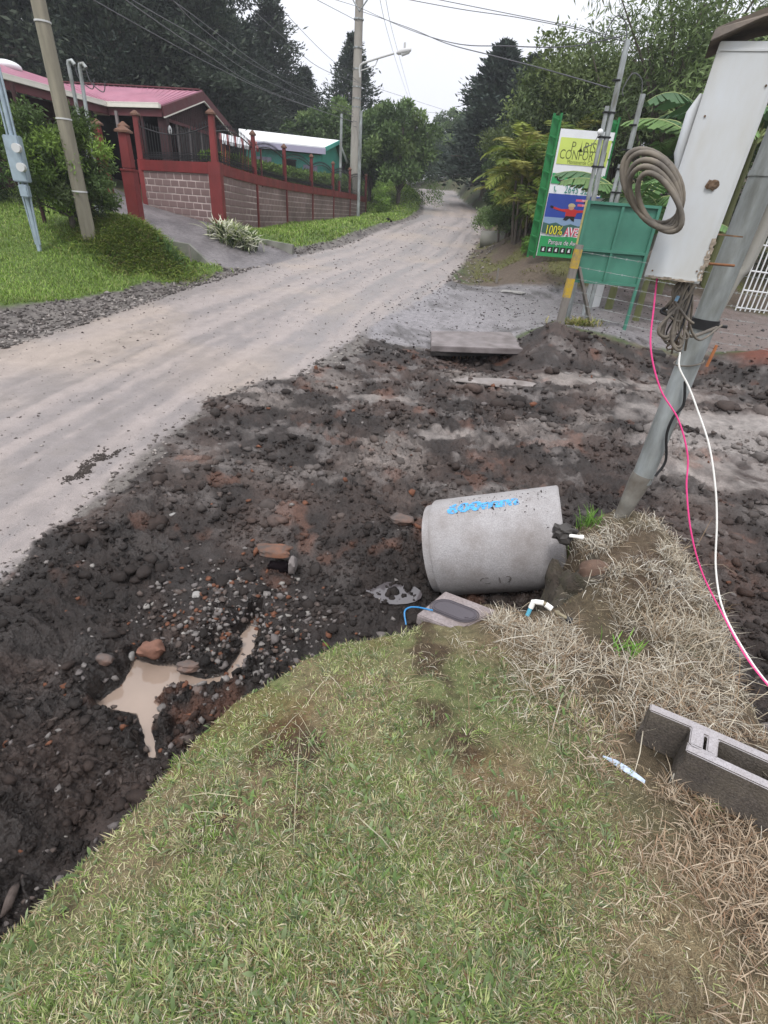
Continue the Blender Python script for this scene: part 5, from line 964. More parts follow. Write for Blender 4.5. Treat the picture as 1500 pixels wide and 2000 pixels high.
c_ = aty(702, 22, 36.8); part('guy_brackets', MB().tube([c_+v3(-1.1, 0, 1.3), c_, c_+v3(1.1, 0, 1.3)], .05, 6), MT['galv'], sr)
pole_px('thin_mast', (664, 372), (667, 222), 36.6, .085, .075, MT['galv'], 'thin steel mast left of the concrete utility pole', zb=1.6, n=10)
pole_px('thin_mast', (701, 380), (705, 217), 36.2, .10, .09, MT['galv'], 'pale steel mast touching the right side of the concrete utility pole', zb=1.6, n=10)
r_, b, t = pole_px('distant_pole', (748, 320), (751, 222), 60, .2, .16, MT['polec'], 'distant utility pole right of the steel mast, in front of the broadleaf tree', zb=4, n=10)
part('arm', MB().tube([aty(751, 235, 60), aty(768, 228, 60)], .06, 6), MT['lampgrey'], r_)
pole_px('distant_pole', (807, 300), (808, 208), 85, .2, .16, MT['polec'], 'farthest thin pole against the sky above the bend', zb=6, n=8)
# ------------------------------------------------------------------ overhead wires
def wires(name, lines, r, label, group=None):
    for i, L_ in enumerate(lines):
        P = [aty(a, b, y) for a, b, y in L_]; solo(name, MB().tube(spline(P, 6), r if not isinstance(r, list) else r[i], 5), MT['wire'], label if isinstance(label, str) else label[i], 'wire', P[0], group)
LAB = [f'{q} of the five sagging wires running from the top left to the concrete pole' for q in ('second lowest', 'middle one', 'topmost', 'lowest', 'second highest')]
wires('overhead_wire', [[(60+dx, -140+dy, 9), (250+dx, -5+dy*1., 13), (400, 82+dy, 19), (520, 158+dy*.8, 26), (690, 228+dy*.5, 36.4)] for dx, dy in ((0, 0), (20, 22), (60, -22))]+[[(130, -30, 12), (280, 55, 15), (420, 130, 19.5), (540, 186, 26), (690, 238, 36.4)], [(250, -60, 13), (380, 32, 18), (500, 122, 25), (600, 185, 31), (690, 222, 36.4)]], .011, LAB, 'wires from the top left to the concrete pole')
wires('overhead_wire', [[(440, -30, 16), (560, 78, 24), (640, 140, 31), (760, 180, 45), (890, 222, 60)], [(500, -40, 18), (580, 50, 26), (640, 110, 33), (700, 160, 36.6)], [(690, 236, 36.6), (720, 243, 48), (750, 240, 60)], [(690, 246, 36.6), (720, 254, 48), (750, 252, 60)],
  [(610, -5, 30), (700, 42, 36.6)], [(640, -5, 30), (700, 14, 36.6), (780, 50, 27), (880, 83, 18), (990, 90, 14.5), (1110, 91, 13), (1218, 70, 12.5)], [(700, 20, 36.6), (800, 55, 27), (870, 84, 20), (960, 108, 16), (1060, 134, 13.7), (1192, 172, 12.5)],
  [(770, -6, 14), (900, 18, 13), (1010, 34, 12.6), (1130, 58, 12.4), (1222, 82, 12.5)], [(830, -6, 14), (1000, 28, 13), (1120, 52, 12.6), (1215, 76, 12.6)],
  [(738, -20, 30), (756, 60, 45), (780, 140, 65), (806, 215, 85)], [(750, -20, 30), (766, 60, 45), (788, 140, 65), (808, 213, 85)], [(748, 214, 60), (800, 216, 70), (890, 224, 85)], [(808, 240, 85), (860, 243, 85), (900, 244, 85)]],
  [.010, .009, .015, .015, .012, .010, .011, .006, .006, .012, .012, .016, .016],
  ['thin overhead wire crossing the sky from the upper left to the right conifer', 'thin overhead wire dropping steeply to the concrete pole', 'upper wire between the concrete pole and the distant pole', 'lower wire between the concrete pole and the distant pole', 'short guy wire reaching the concrete pole near the frame top',
   'upper of the two wires crossing from the concrete pole to the tall conduit mast', 'wire crossing below to the middle of the tall conduit mast', 'lower of the paired wires from the frame top to the conduit mast', 'upper of the paired wires from the frame top to the conduit mast',
   'left of two thin wires falling towards the farthest pole', 'right of two thin wires falling towards the farthest pole', 'faint wire from the distant pole across the bend', 'faint wire right of the farthest pole'])

# ------------------------------------------------------------------ conduit masts on the right
for (bp, tp, y, lab, zb) in (((1133, 520), (1226, 78), 12.5, 'taller twin pipe conduit mast with black bands and a looped top wire', .5), ((1190, 450), (1256, 184), 13.2, 'shorter grey conduit mast in front of the banana leaves', .5)):
    r_, b, t = pole_px('conduit_mast', bp, tp, y, .052, .052, MT['galv'], lab, 'conduit mast', zb=zb, n=14)
    b2 = b+v3(-.11, 0, 0); t2 = b.lerp(t, .80 if tp[0] == 1226 else .72)+v3(-.11, 0, 0); part('side_pipe', MB().tube([b2, t2], .042, 12), MT['galv'], r_, smooth=True)
    for k in (.35, .47, .6, .70, .78, .88): c_ = b.lerp(t, k)+v3(-.05, 0, 0); part('strap', MB().box(c_, (.24 if k < .8 else .13, .13, .03)), MT['black'], r_, bevel=.01)
    part('top_loop', MB().tube(spline([t+v3(-.02, 0, -.03), t+v3(-.1, 0, .22), t+v3(-.3, 0, .3), t+v3(-.42, 0, .05), t+v3(-.38, 0, -.05)]), .01, 6), MT['wire'], r_, smooth=True)
    if tp[0] == 1226: q = aty(1172, 258, 12.4); part('insulator', lump(MB(), tuple(q), (.055, .055, .055), 1, .05, 2, 1), MT['whitewall'], r_, smooth=True); part('insulator_wire', MB().tube(spline([q, q+v3(-.1, -.05, -.2), q+v3(-.25, -.05, -.26), q+v3(-.22, -.02, -.38)]), .008, 6), MT['wire'], r_, smooth=True)

# ------------------------------------------------------------------ advertising sign
yS = 18.0; s0, s1, s2 = aty(1043, 500, yS), aty(1101, 236, yS), None
sx0 = .2265*yS; sxw = 1.56; zb_, ztop = s0.z, s1.z+.12; root = T('advertising_sign', 'tall printed advertising sign in a bright green frame on the roadside bank', 'sign', (sx0, yS, zb_))
hS = ztop-zb_
for i, xx in enumerate((sx0-.04, sx0+sxw)):
    mb = MB(); mb.box((xx, yS, zb_+hS/2+.0), (.06, .05, hS+.1)); mb.box((xx-.17, yS+.12, zb_+hS/2+.0), (.07, .05, hS+.1)); mb.box((xx-.085, yS+.10, zb_+hS/2), (.14, .012, hS)); part('upright', mb, MT['sgreen'], root, bevel=.004)
    for k in range(9): z_ = zb_+.1+k*(hS-.2)/8; part('rung', MB().bar((xx-.02, yS-.03, z_), (xx-.19, yS+.05, z_+.06), .035), MT['sgreen'], root)
pz0, pz1 = zb_+.02, zt(1108, 252, yS); ph = pz1-pz0; px0 = sx0; yF = yS-.035
part('backing_panel', MB().box((px0+sxw/2, yS-.005, (pz0+pz1)/2), (sxw-.03, .04, ph)), P_['white'], root)
LAY = [0]
def pr(u0, u1, v0, v1, mat, name='print_panel'):
    LAY[0] += 1; y = yF-.0012*LAY[0]; X0, X1 = px0+.02+u0*(sxw-.04), px0+.02+u1*(sxw-.04); Z0, Z1 = pz0+v0*ph, pz0+v1*ph
    return part(name, MB().box(((X0+X1)/2, y, (Z0+Z1)/2), (X1-X0, .001, Z1-Z0)), mat, root)
def prp(pts, mat, name='print_shape'):
    LAY[0] += 1; y = yF-.0012*LAY[0]; return part(name, MB().poly([(px0+.02+u*(sxw-.04), y, pz0+v*ph) for u, v in pts]), mat, root)
def prt(txt, u, v, size, mat, sx=1, bold=0, shear=0):
    LAY[0] += 1; me = text_mesh(txt, size, sx, bold)
    o = bpy.data.objects.new('lettering', me); me.materials.clear(); me.materials.append(mat); C.objects.link(o); o.parent = root
    o.location = (px0+.02+u*(sxw-.04)-root.location.x, yF-.0012*LAY[0]-yS, pz0+v*ph-zb_); o.rotation_euler = (R(90), 0, 0); return o
pr(.03, .97, .745, .94, P_['lime'])
prt('P', .29, .875, .33, P_['olive'], .8); prt('RIS', .60, .875, .33, P_['olive'], .8); prt('CONFORT H', .50, .815, .32, P_['olive'], .72); prt('Monteverde Costa Rica', .58, .765, .14, P_['olive'], .8)
prp([(.385, .845), (.41, .85), (.425, .88), (.432, .93), (.439, .88), (.455, .85), (.48, .845), (.452, .862), (.432, .868), (.412, .862)], P_['olive'])
pr(0, 1, .595, .675, P_['green'])
for u in (.17, .35): prp([(u+.062*math.cos(t)*(1.25 if u < .2 else .8), .635+.024*math.sin(t)) for t in [i*.42 for i in range(15)]], P_['black'])
prt('WiFi', .17, .635, .085, P_['white'], .9); prt('i', .35, .636, .15, P_['white'], 1, .005); pr(.46, .60, .612, .66, P_['black']); prt('TV', .53, .636, .09, P_['white'], .9); pr(.64, .76, .612, .66, P_['black'])
prt('2645 5281', .58, .555, .28, P_['tealtxt'], .75); prp([(.08, .575), (.10, .575), (.095, .56), (.12, .54), (.14, .545), (.13, .53), (.10, .54), (.08, .56)], P_['tealtxt'])
pr(0, 1, .245, .518, P_['blue']); pr(0, 1, .245, .33, P_['haze'])
prp([(0, .20), (0, .285), (.12, .275), (.25, .29), (.4, .265), (.55, .285), (.7, .27), (.85, .29), (1, .27), (1, .20)], P_['hills'])
pr(.55, .95, .468, .487, P_['pinkred']); pr(.60, .95, .432, .450, P_['pinkred']); prt('TIROLINAS', .75, .478, .07, P_['white'], .8); prt('CANOPY', .76, .441, .07, P_['white'], .8)
prp([(.10, .412), (.13, .418), (.30, .40), (.42, .405), (.5, .41), (.62, .40), (.80, .405), (.82, .39), (.62, .378), (.60, .345), (.40, .345), (.40, .378), (.28, .385), (.14, .40)], P_['red'], 'printed_jacket')
prp([(.07, .418), (.10, .424), (.15, .415), (.14, .402), (.10, .405)], P_['black']); prp([(.42, .348), (.59, .348), (.60, .305), (.54, .315), (.50, .332), (.44, .31), (.37, .318)], P_['black'], 'printed_trousers')
prp([(.46+.055*math.cos(t)+.03, .418+.020*math.sin(t)) for t in [i*.5 for i in range(13)]], P_['skin'], 'printed_face'); prp([(.42, .425), (.43, .444), (.47, .452), (.52, .450), (.56, .438), (.56, .425)], P_['sand'], 'printed_helmet')
prt('100%', .24, .222, .34, P_['black'], .66, .012); prt('100%', .24, .222, .34, P_['yellow'], .72, .002); prt('AVENTURA', .84, .214, .32, P_['white'], .68, .02); prt('AVENTURA', .84, .214, .32, P_['pinkred'], .72, .003)
pr(0, 1, 0, .165, P_['green']); prp([(0, .16), (.0, .175), (.3, .17), (.6, .18), (1, .165), (1, .15)], P_['green']); prt('Parque de Aventura', .58, .125, .19, P_['black'], .8, .010); prt('Parque de Aventura', .58, .125, .19, P_['white'], .8, 0)
for k in range(7): pr(.05+k*.13, .16+k*.13, .035, .085, P_['black']); q = .105+k*.13; prp([(q-.02, .045), (q+.025, .048), (q+.01, .062), (q+.02, .075), (q-.01, .074), (q-.025, .06)], P_['white'])

# ------------------------------------------------------------------ green signboard seen from behind, on its legs
yG = 11.6; xl, xr = .297*yG, .414*yG; zt_, zl = 2.35+.036*yG, 2.35-.088*yG; root = T('green_signboard', 'green sheet metal signboard seen from behind, framed in four panels on two legs', 'signboard', (xl, yG, .5))
gz = ground_z(xr, yG)-.05; Wx = xr-xl; Hz = zt_-zl
for i in range(2):
    for j in range(2): part('sheet_panel', MB().box((xl+Wx*(.25+.5*i), yG+.03, zl+Hz*((.21 if j == 0 else .71))), (Wx*.5-.004, .01, Hz*(.42 if j == 0 else .58)-.004)), MT['bgreen'], root)
mb = MB(); t_ = .06
for a, b in (((xl, zl), (xl, zt_)), ((xr, gz), (xr, zt_)), ((xl+t_*.5, zt_-.03), (xr-t_*.5, zt_-.03)), ((xl+t_*.5, zl+.03), (xr-t_*.5, zl+.03)), ((xl+t_*.5, zl+Hz*.42), (xr-t_*.5, zl+Hz*.42))): part('frame_tube', MB().bar((a[0], yG, a[1]), (b[0], yG, b[1]), t_, .05), MT['bgreen'], root, bevel=.004)
part('frame_tube', MB().bar((xl+Wx*.49, yG-.002, zl+.06), (xl+Wx*.49, yG-.002, zt_-.06), t_*.8, .045), MT['bgreen'], root)
part('leg', MB().bar((xl, yG, gz), (xl, yG, zl), t_, .05), MT['bgreen'], root)
part('edge_strip', MB().box((xl-.05, yG+.01, zl+Hz/2), (.035, .02, Hz)), M('ochre_edge', (.40, .34, .14), .8, .2, 10, 0), root)
# white board and thick white post behind it
g = aty(1160, 590, 15.2); root = T('white_signboard', 'white board on a thick white post standing behind the green signboard', 'signboard', g); a, b = aty(1158, 388, 15.2), aty(1290, 396, 15.2)
part('post', MB().bar(v3(g.x, 15.2, .4), v3(g.x, 15.2, 2.6), .26), MT['whitewall'], root, bevel=.01); part('post', MB().bar(v3(g.x+1.2, 15.2, .4), v3(g.x+1.2, 15.2, 2.6), .2), MT['oldconc'], root, bevel=.01)
part('board', MB().prism([v3(a.x, 15.2, a.z-.8), v3(b.x, 15.2, b.z-.8), b, v3((a.x+b.x)/2, 15.2, a.z+.1), a], (0, .12, 0)), MT['whitewall'], root)
# yellow striped post with a brace and barbed wire
yb = 11.5; b = aty(1092, 636, yb); t = aty(1132, 478, yb); b.z = ground_z(b.x, yb); root = T('striped_fence_post', 'grey wooden fence post with two yellow bands and a diagonal brace', 'fence post', b)
d = t-b; d_u = lambda q: b+d*q
for q0, q1, mt_ in ((-.08, .36, 'wood'), (.36, .60, 'yellow'), (.60, .72, 'wood'), (.72, .95, 'yellow'), (.95, 1.0, 'wood')): part('post' if mt_ == 'wood' else 'painted_band', MB().bar(d_u(q0), d_u(q1), .135 if mt_ == 'wood' else .138, .12), MT[mt_], root)
bb_ = aty(1157, 634, yb+.2); bb_.z = ground_z(bb_.x, bb_.y)-.05; part('brace', MB().bar(bb_, d_u(.74)+v3(.1, .02, 0), .085, .05), MT['wood'], root)
for k, (z_, q_) in enumerate(((.74, 'second'), (.60, 'third'), (.45, 'fourth'), (.30, 'fifth'), (.18, 'lowest'), (.92, 'topmost'))):
    p = d_u(z_)+v3(.07, -.01, 0); q = v3(7.2, 9.2, p.z-.10); m2 = p.lerp(q, .5)-v3(0, 0, .06); P = spline([p, m2, q], 10); mb = MB().tube(P, .0028, 4)
    for i in range(1, len(P)-1, 1): mb.bar(P[i]-v3(.015, 0, .02), P[i]+v3(.015, 0, .02), .004); mb.bar(P[i]-v3(-.015, 0, .02), P[i]+v3(-.015, 0, .02), .004)
    solo('barbed_wire', mb, MT['galv'], f'{q_} barbed wire strand from the top, running right from the yellow banded post' if q_ not in ('lowest', 'topmost') else f'{q_} barbed wire strand running right from the yellow banded post', 'barbed wire', p, 'barbed wire strands')
# white pipe gate
root = T('white_gate', 'white tubular gate at the right edge beyond the side road', 'gate', (9.9, 16.3, .5)); g0, g1 = aty(1436, 606, 16.3), aty(1545, 618, 16.8); ht = 2.0
for z_ in (.08, .55, 1.05, 1.7): part('rail', MB().tube([g0+v3(0, 0, z_), g1+v3(0, 0, z_)], .022, 8), MT['whitewall'], root, smooth=True)
for k in range(13): p = g0.lerp(g1, k/12); part('bar', MB().tube([p, p+v3(0, 0, ht-.1)], .02, 8), MT['whitewall'], root, smooth=True)
# small things
q = aty(968, 560, 17); q.z = ground_z(q.x, q.y); solo('blue_tipped_peg', MB().bar(q, q+v3(0, 0, .42), .05), MT['wood'], 'small survey peg with a blue top at the foot of the roadside bank', 'peg', q)
solo('orange_stake', MB().bar(aty(1380, 716, 9), aty(1400, 674, 9), .035), MT['wood_orange'], 'short orange wooden stake leaning in the soil right of the steel pole', 'stake', aty(1380, 716, 9))
q = aty(975, 458, 25); mb = MB(); mb.tube([q+v3(-.7, .1, -.25), q+v3(.35, -.25, -.16)], .34, 20); c = solo('culvert_pipe', mb, MT['oldconc'], 'grey culvert pipe end under the verge at the right of the road', 'culvert', q, smooth=True)
solo('culvert_mouth', MB().tube([q+v3(.33, -.24, -.16), q+v3(.37, -.26, -.16)], .26, 18), MT['dark'], 'dark round opening of the roadside culvert', 'culvert opening', q+v3(.75, -.3, 0))  # black disc on the pipe end, shade of the bore put into its colour
q = aty(757, 440, 33); solo('drain_opening', lump(MB(), tuple(q), (.32, .25, .34), 3, .2, 3, 1), MT['dark'], 'dark drain opening in the grass verge at the left of the road', 'drain opening', q, smooth=True)  # solid black lump, shade inside the drain painted as its colour
for k, (x_, y_) in enumerate(((1250, 672), (1420, 690))):
    pass
a, b = aty(1205, 668, 10.6), aty(1300, 684, 10.4); mb = MB(); mb.bar(v3(a.x, a.y, .30), v3(b.x, b.y, .28), .35, .10); solo('dark_plank', mb, M('wet_black_plank', (.03, .027, .026), .6, .3, 12, .5, 40), 'wet black plank over the trench right of the soil heap', 'plank', a, bevel=.01)

# ------------------------------------------------------------------ trees, palms, bananas, hedges
def unit(v): return v/(np.linalg.norm(v, axis=-1, keepdims=True)+1e-9)
def leaf_quads(P, D, ln, wd):
    n = len(P); s = unit(np.cross(D, unit(RG.normal(size=(n, 3))))); l = ln[:, None]; w_ = wd[:, None]
    V = np.stack([P, P+D*l*.45+s*w_*.5, P+D*l, P+D*l*.45-s*w_*.5], 1).reshape(-1, 3); F = np.arange(n*4).reshape(n, 4); return V, F
def foliage(name, P, D, ln, wd, col, parent=None, loc=None, kind=None, jit=.22):
    V, F = leaf_quads(P, D, ln, wd); c = np.repeat(np.clip(col*(1+RG.uniform(-jit, jit, (len(P), 1))), 0, 1), 4, 0)
    return tag(np_mesh(name, V, F, MT['leaf'], c, parent=parent, loc=loc), kind=kind)
def ball(n, shell=.55):
    d = unit(RG.normal(size=(n, 3))); return d*(shell+(1-shell)*RG.uniform(0, 1, (n, 1))**.5)*RG.uniform(.6, 1.05, (n, 1)), d
def conifer(name, h, r, n, pal, label, droop=-.1, base=.06, nb=150, ragged=.35, leaf=(.45, .16), top=.9):
    root = T(name, label, 'tree'); Ps, Ds, Cs = [], [], []
    per = n//nb; limbs = MB()
    for i in range(nb):
        t = base+(1-base)*((i+rnd.random())/nb)**1.05; a = i*2.399+rnd.uniform(-.4, .4); env = (1-t)**top*(.35+.65*min(1, (t-base+.02)/.18+.5))
        L_ = r*env*(1+rnd.uniform(-ragged, ragged*.5))+.12*r*(1-t)+.03*r; z = h*t; u = RG.uniform(.15, 1, per)**.7; up_ = .35*t-.1+droop
        d = np.array([math.cos(a), math.sin(a), 0]); b = np.array([0, 0, 1.])
        p = d*(u*L_)[:, None]+b*(z+up_*u*L_+.25*(u**2)*L_*.4)[:, None]; sp = (.10+.20*(1-u*.5))*L_*.75+.08
        p = p+RG.normal(size=(per, 3))*sp[:, None]*np.array([1, 1, .55]); p[:, 2] = np.maximum(p[:, 2], .02*h)
        dd = unit(d+np.array([0, 0, .35+.5*t])+RG.normal(size=(per, 3))*.55); Ps.append(p); Ds.append(dd)
        Cs.append(np.array(rnd.choice(pal))[None]*np.ones((per, 1))*(rnd.uniform(.8, 1.25)))
        if i % 4 == 0: limbs.tube([(0, 0, z), tuple(d*L_*.8+b*(z+up_*L_*.8))], .05*(1-t)+.02, 4)
    P = np.concatenate(Ps); D = np.concatenate(Ds); m = len(P)
    foliage('crown', P, D, RG.uniform(.6, 1.2, m)*leaf[0], RG.uniform(.6, 1.2, m)*leaf[1], np.concatenate(Cs), root)
    mb = MB().tube([(0, 0, -.5), (0, 0, h*.3), (.05, 0, h*.65), (0, 0, h*.96)], h*.018+.1, 8, .03); part('trunk', mb, MT['bark'], root, local=True, smooth=True); part('limbs', limbs, MT['bark'], root, local=True, kind='stuff'); return root
def broad(name, h, r, n, pal, label, cat='tree', nclump=26, leaf=(.22, .10), cz=.62, rz=.42, clump=.34, trunk=True, up=.1, airy=.0, stems=1, group=None):
    root = T(name, label, cat, group=group); Ps, Ds, Cs = [], [], []; limbs = MB(); per = n//nclump
    for i in range(nclump):
        d = unit(RG.normal(size=3)); k = rnd.uniform(.25, .95); c = np.array([d[0]*r*k, d[1]*r*k, h*cz+d[2]*h*rz*k]); c[2] = max(c[2], h*.06)
        cr_ = r*clump*rnd.uniform(.7, 1.25); b, dd = ball(per, .35); lean = np.array([1, 1, .7]); p = c+b*cr_*lean
        if airy: p = p+RG.normal(size=(per, 3))*cr_*airy
        D = unit(dd*.5+RG.normal(size=(per, 3))*.8+np.array([0, 0, up])); Ps.append(p); Ds.append(D); f = rnd.uniform(.72, 1.3); Cs.append(np.array(rnd.choice(pal))[None]*f*np.ones((per, 1)))
        if trunk and i % 2 == 0: limbs.tube(spline([(0, 0, h*.12), tuple(np.array([c[0]*.3, c[1]*.3, max(c[2]*.6, h*.15)])), tuple(c)], 3), .03*h*.35+.01, 5, .012)
    P = np.concatenate(Ps); D = np.concatenate(Ds); m = len(P); P[:, 2] = np.maximum(P[:, 2], .0)
    foliage('crown', P, D, RG.uniform(.6, 1.3, m)*leaf[0], RG.uniform(.6, 1.3, m)*leaf[1], np.concatenate(Cs), root)
    if trunk:
        part('trunk', MB().tube([(0, 0, -.4), (.02*h, 0, h*.25), (0, .02*h, h*.5), (0, 0, h*.7)], .022*h+.02, 8, .01*h), MT['bark'], root, local=True, smooth=True); part('limbs', limbs, MT['bark'], root, local=True, kind='stuff')
    return root
def put(o, u, y, zbase=None, sc_=1, rz=None, label=None, lift=0, sx=1):
    x = u*y; o.location = (x, y, (ground_z(x, y) if zbase is None else zbase)-.1+lift); o.scale = (sc_*sx, sc_*sx, sc_); o.rotation_euler.z = rnd.uniform(0, 6.28) if rz is None else rz
    if label: o['label'] = label
    return o
def again(o, *a, **k): return put(copy_tree(o), *a, **k)
CP = [(.036, .054, .036), (.048, .070, .044), (.028, .044, .033), (.062, .086, .050)]
c1 = conifer('conifer', 14, 4.6, 15000, CP, 'tall dark conifer with a pointed top behind the concrete utility pole', nb=170); put(c1, -.100, 62, sc_=.80, sx=1.15)
c2 = conifer('conifer', 20, 6.5, 22000, [(.030, .044, .030), (.042, .058, .038), (.022, .034, .026), (.065, .080, .055)], 'broad dark conifer behind the pink roof, right of the wooden pole', nb=260, leaf=(.46, .17), ragged=.6); put(c2, -.335, 47, sc_=.66, sx=1.25)
c3 = conifer('conifer', 12, 3.4, 13000, [(.040, .058, .045), (.052, .072, .052), (.032, .048, .040)], 'tall dense dark conifer on the right side of the bend, highest peak', nb=160, ragged=.4, leaf=(.42, .17), top=.8, base=.14); put(c3, .124, 48, sc_=.78, sx=1.6)
again(c3, .172, 46, sc_=.64, sx=1.75, label='shorter dark conifer joined to the right of the tallest conifer at the bend')
again(c3, .102, 58, sc_=.62, sx=1.35, label='lower dark conifer at the left edge of the conifer group by the bend')
again(c1, -.172, 62, sc_=.60, sx=1.3, label='dark conifer left of the pointed one, beside the gap of sky'); again(c1, -.135, 66, sc_=.42, sx=1.5, label='lower conifer filling between the two pointed conifers')
again(c1, -.062, 70, sc_=.50, sx=1.2, label='small far conifer right of the concrete utility pole')
again(c2, -.262, 50, sc_=.44, sx=1.5, label='dark conifer left of the gap of sky, above the gable of the maroon house')
again(c2, -.42, 44, sc_=1.15, label='huge dark conifer above the cream gutter, cut by the top of the frame'); again(c2, -.52, 42, sc_=1.15, label='huge dark conifer rising directly behind the wooden pole')
again(c2, -.64, 40, sc_=1.1, label='dark conifer in the top left corner'); again(c2, -.78, 42, sc_=1.2, label='dark conifer at the left edge of the photo')
again(c2, -.22, 58, sc_=.6, sx=1.3, label='low dark conifer behind the turquoise house roof'); again(c2, -.31, 44, sc_=.52, sx=1.3, label='low spreading conifer between the two houses'); again(c2, -.46, 38, sc_=.6, sx=1.3, label='low dark conifer close behind the pink ridge')
dk1 = broad('dark_tree', 15, 6.2, 26000, [(.034, .050, .034), (.050, .068, .044), (.024, .036, .027), (.070, .085, .058)], 'massive dark tree behind the ridge of the pink roof', nclump=70, leaf=(.42, .18), cz=.5, rz=.52, clump=.27); put(dk1, -.40, 54)
for uu, yy, ss, xx, ll in ((-.50, 52, 1.25, 1, 'massive dark tree right of the wooden pole, cut by the frame top'), (-.62, 50, 1.3, 1, 'massive dark tree left of the wooden pole, cut by the frame top'), (-.76, 50, 1.3, 1, 'massive dark tree filling the top left corner'), (-.31, 56, .92, 1, 'dark spreading tree above the gable of the maroon house'), (-.235, 60, .62, 1.3, 'low dark tree filling below the gap of sky'), (-.45, 40, .62, 1.3, 'dark tree close behind the pink roof'), (-.33, 42, .50, 1.3, 'small dark tree between the maroon gable and the turquoise house'), (.15, 60, .62, 1.2, 'dark tree filling behind the conifers at the bend')): again(dk1, uu, yy, sc_=ss, sx=xx, label=ll)
BG = [(.085, .135, .045), (.11, .17, .06), (.065, .105, .04), (.14, .20, .07)]
b1 = broad('broadleaf_tree', 6.2, 2.4, 13000, BG, 'round mid green broadleaf tree on the left of the bend', nclump=34, leaf=(.26, .12), cz=.52, rz=.46); put(b1, -.018, 41)
again(b1, -.066, 44, sc_=.95, label='broadleaf tree beside the concrete pole, left of the round tree'); again(b1, -.045, 52, sc_=1.0, label='broadleaf tree behind the two rounded trees left of the bend'); again(b1, -.012, 62, sc_=.9, label='farther broadleaf tree right of the round tree, above the bend')
again(b1, -.12, 46, sc_=1.05, sx=1.1, label='yellowish broadleaf tree left of the concrete utility pole'); again(b1, -.155, 48, sc_=.9, sx=1.2, label='bushy tree behind the turquoise house')
again(b1, .03, 92, sc_=1.2, label='hazy tree past the end of the visible road, just left of the conifers'); again(b1, .075, 82, sc_=1.2, label='hazy tree behind the right side of the bend'); again(b1, .0, 88, sc_=1.3, label='farthest pale tree beyond the crest, on the left')
again(b1, .055, 95, sc_=1.5, label='farthest pale tree beyond the crest, in the middle')
g1 = broad('broadleaf_tree', 6, 2.8, 15000, [(.07, .10, .04), (.10, .14, .05), (.13, .17, .06), (.05, .08, .035)], 'olive green tree behind the palms on the right bank', nclump=34, leaf=(.2, .09)); put(g1, .215, 27)
again(g1, .27, 25, sc_=.92, label='olive green tree directly behind the advertising sign'); again(g1, .17, 31, sc_=.72, label='dark bushy tree at the foot of the tall conifer'); again(g1, .33, 24, sc_=.85, label='leafy tree behind the conduit masts')
again(g1, .45, 23, sc_=1.0, label='leafy tree behind the banana plants'); again(g1, .58, 22, sc_=1.1, label='leafy tree behind the meter box at the right edge'); again(g1, .72, 21, sc_=1.1, label='leafy tree beyond the white gate'); again(g1, .24, 34, sc_=.85, label='taller tree between the conifers and the advertising sign')
a1 = broad('feathery_tree', 8.6, 3.4, 8500, [(.13, .18, .07), (.18, .23, .10), (.10, .14, .06)], 'tall airy grey green tree against the sky above the banana plants', nclump=44, leaf=(.24, .05), cz=.60, rz=.40, clump=.24, up=-.3, airy=.35); put(a1, .395, 20.5)
again(a1, .315, 23, sc_=.80, label='tall airy tree with drooping twigs behind the top of the conduit mast'); again(a1, .46, 19.5, sc_=.95, label='tall airy tree at the upper right beside the meter box')
# bushes
def bush(u, y, h, r, n, pal, label, leaf=(.10, .045), nclump=16, name='bush', cat='bush', **k):
    o = broad(name, h, r, n, pal, label, cat, nclump=nclump, leaf=leaf, cz=.5, rz=.46, clump=.42, trunk=False, **k); return put(o, u, y)
bush(-.045, 39, 2.2, .8, 2600, [(.13, .22, .04), (.17, .27, .06)], 'small bright green rounded hedge bush past the end of the wall')
bush(.018, 43, 1.8, 1.6, 3200, [(.10, .18, .04), (.14, .24, .05), (.07, .12, .03)], 'low green bush on the verge mound left of the bend')
bush(.165, 25, 2.6, 1.2, 5200, [(.04, .065, .03), (.06, .09, .035), (.10, .15, .05)], 'dark green bush at the right edge of the road before the bend')
bush(.175, 22, 1.7, .9, 4200, [(.05, .08, .03), (.08, .13, .04)], 'dark leafy bush left of the palms above the roadside bank')
bush(.135, 29, 1.5, .9, 2600, [(.12, .19, .06), (.16, .22, .09)], 'pale green bush with white specks beside the road on the right')
bush(.215, 19.6, .7, .35, 1400, [(.12, .24, .04), (.16, .3, .06)], 'small bright green bush left of the advertising sign')
bush(.31, 20.5, 2.2, 1.4, 5200, [(.035, .055, .025), (.05, .08, .03)], 'dark bush behind the green signboard'); bush(.40, 19.5, 2.4, 1.6, 5600, [(.03, .05, .025), (.05, .075, .03)], 'dark undergrowth bush below the banana leaves'); bush(.52, 20, 2.6, 1.7, 5600, [(.03, .05, .022), (.05, .07, .03)], 'dark bush behind the cable coil'); bush(.66, 19, 2.4, 1.6, 5000, [(.03, .05, .025), (.05, .08, .03)], 'dark bush behind the white gate')
bush(-.70, 17.5, 2.6, 1.6, 6000, [(.035, .06, .02), (.05, .09, .025)], 'dark hedge bush at the far left edge behind the meter post')
sh = broad('climbing_shrub', 2.9, 1.15, 26000, [(.10, .16, .035), (.13, .20, .045), (.07, .11, .035), (.17, .26, .05), (.09, .12, .05)], 'large leafy green shrub between the meter post and the wooden pole', 'shrub', nclump=60, leaf=(.11, .035), cz=.47, rz=.46, clump=.28, trunk=True, airy=.15); put(sh, -.582, 14.7, rz=.3, sc_=1.05)
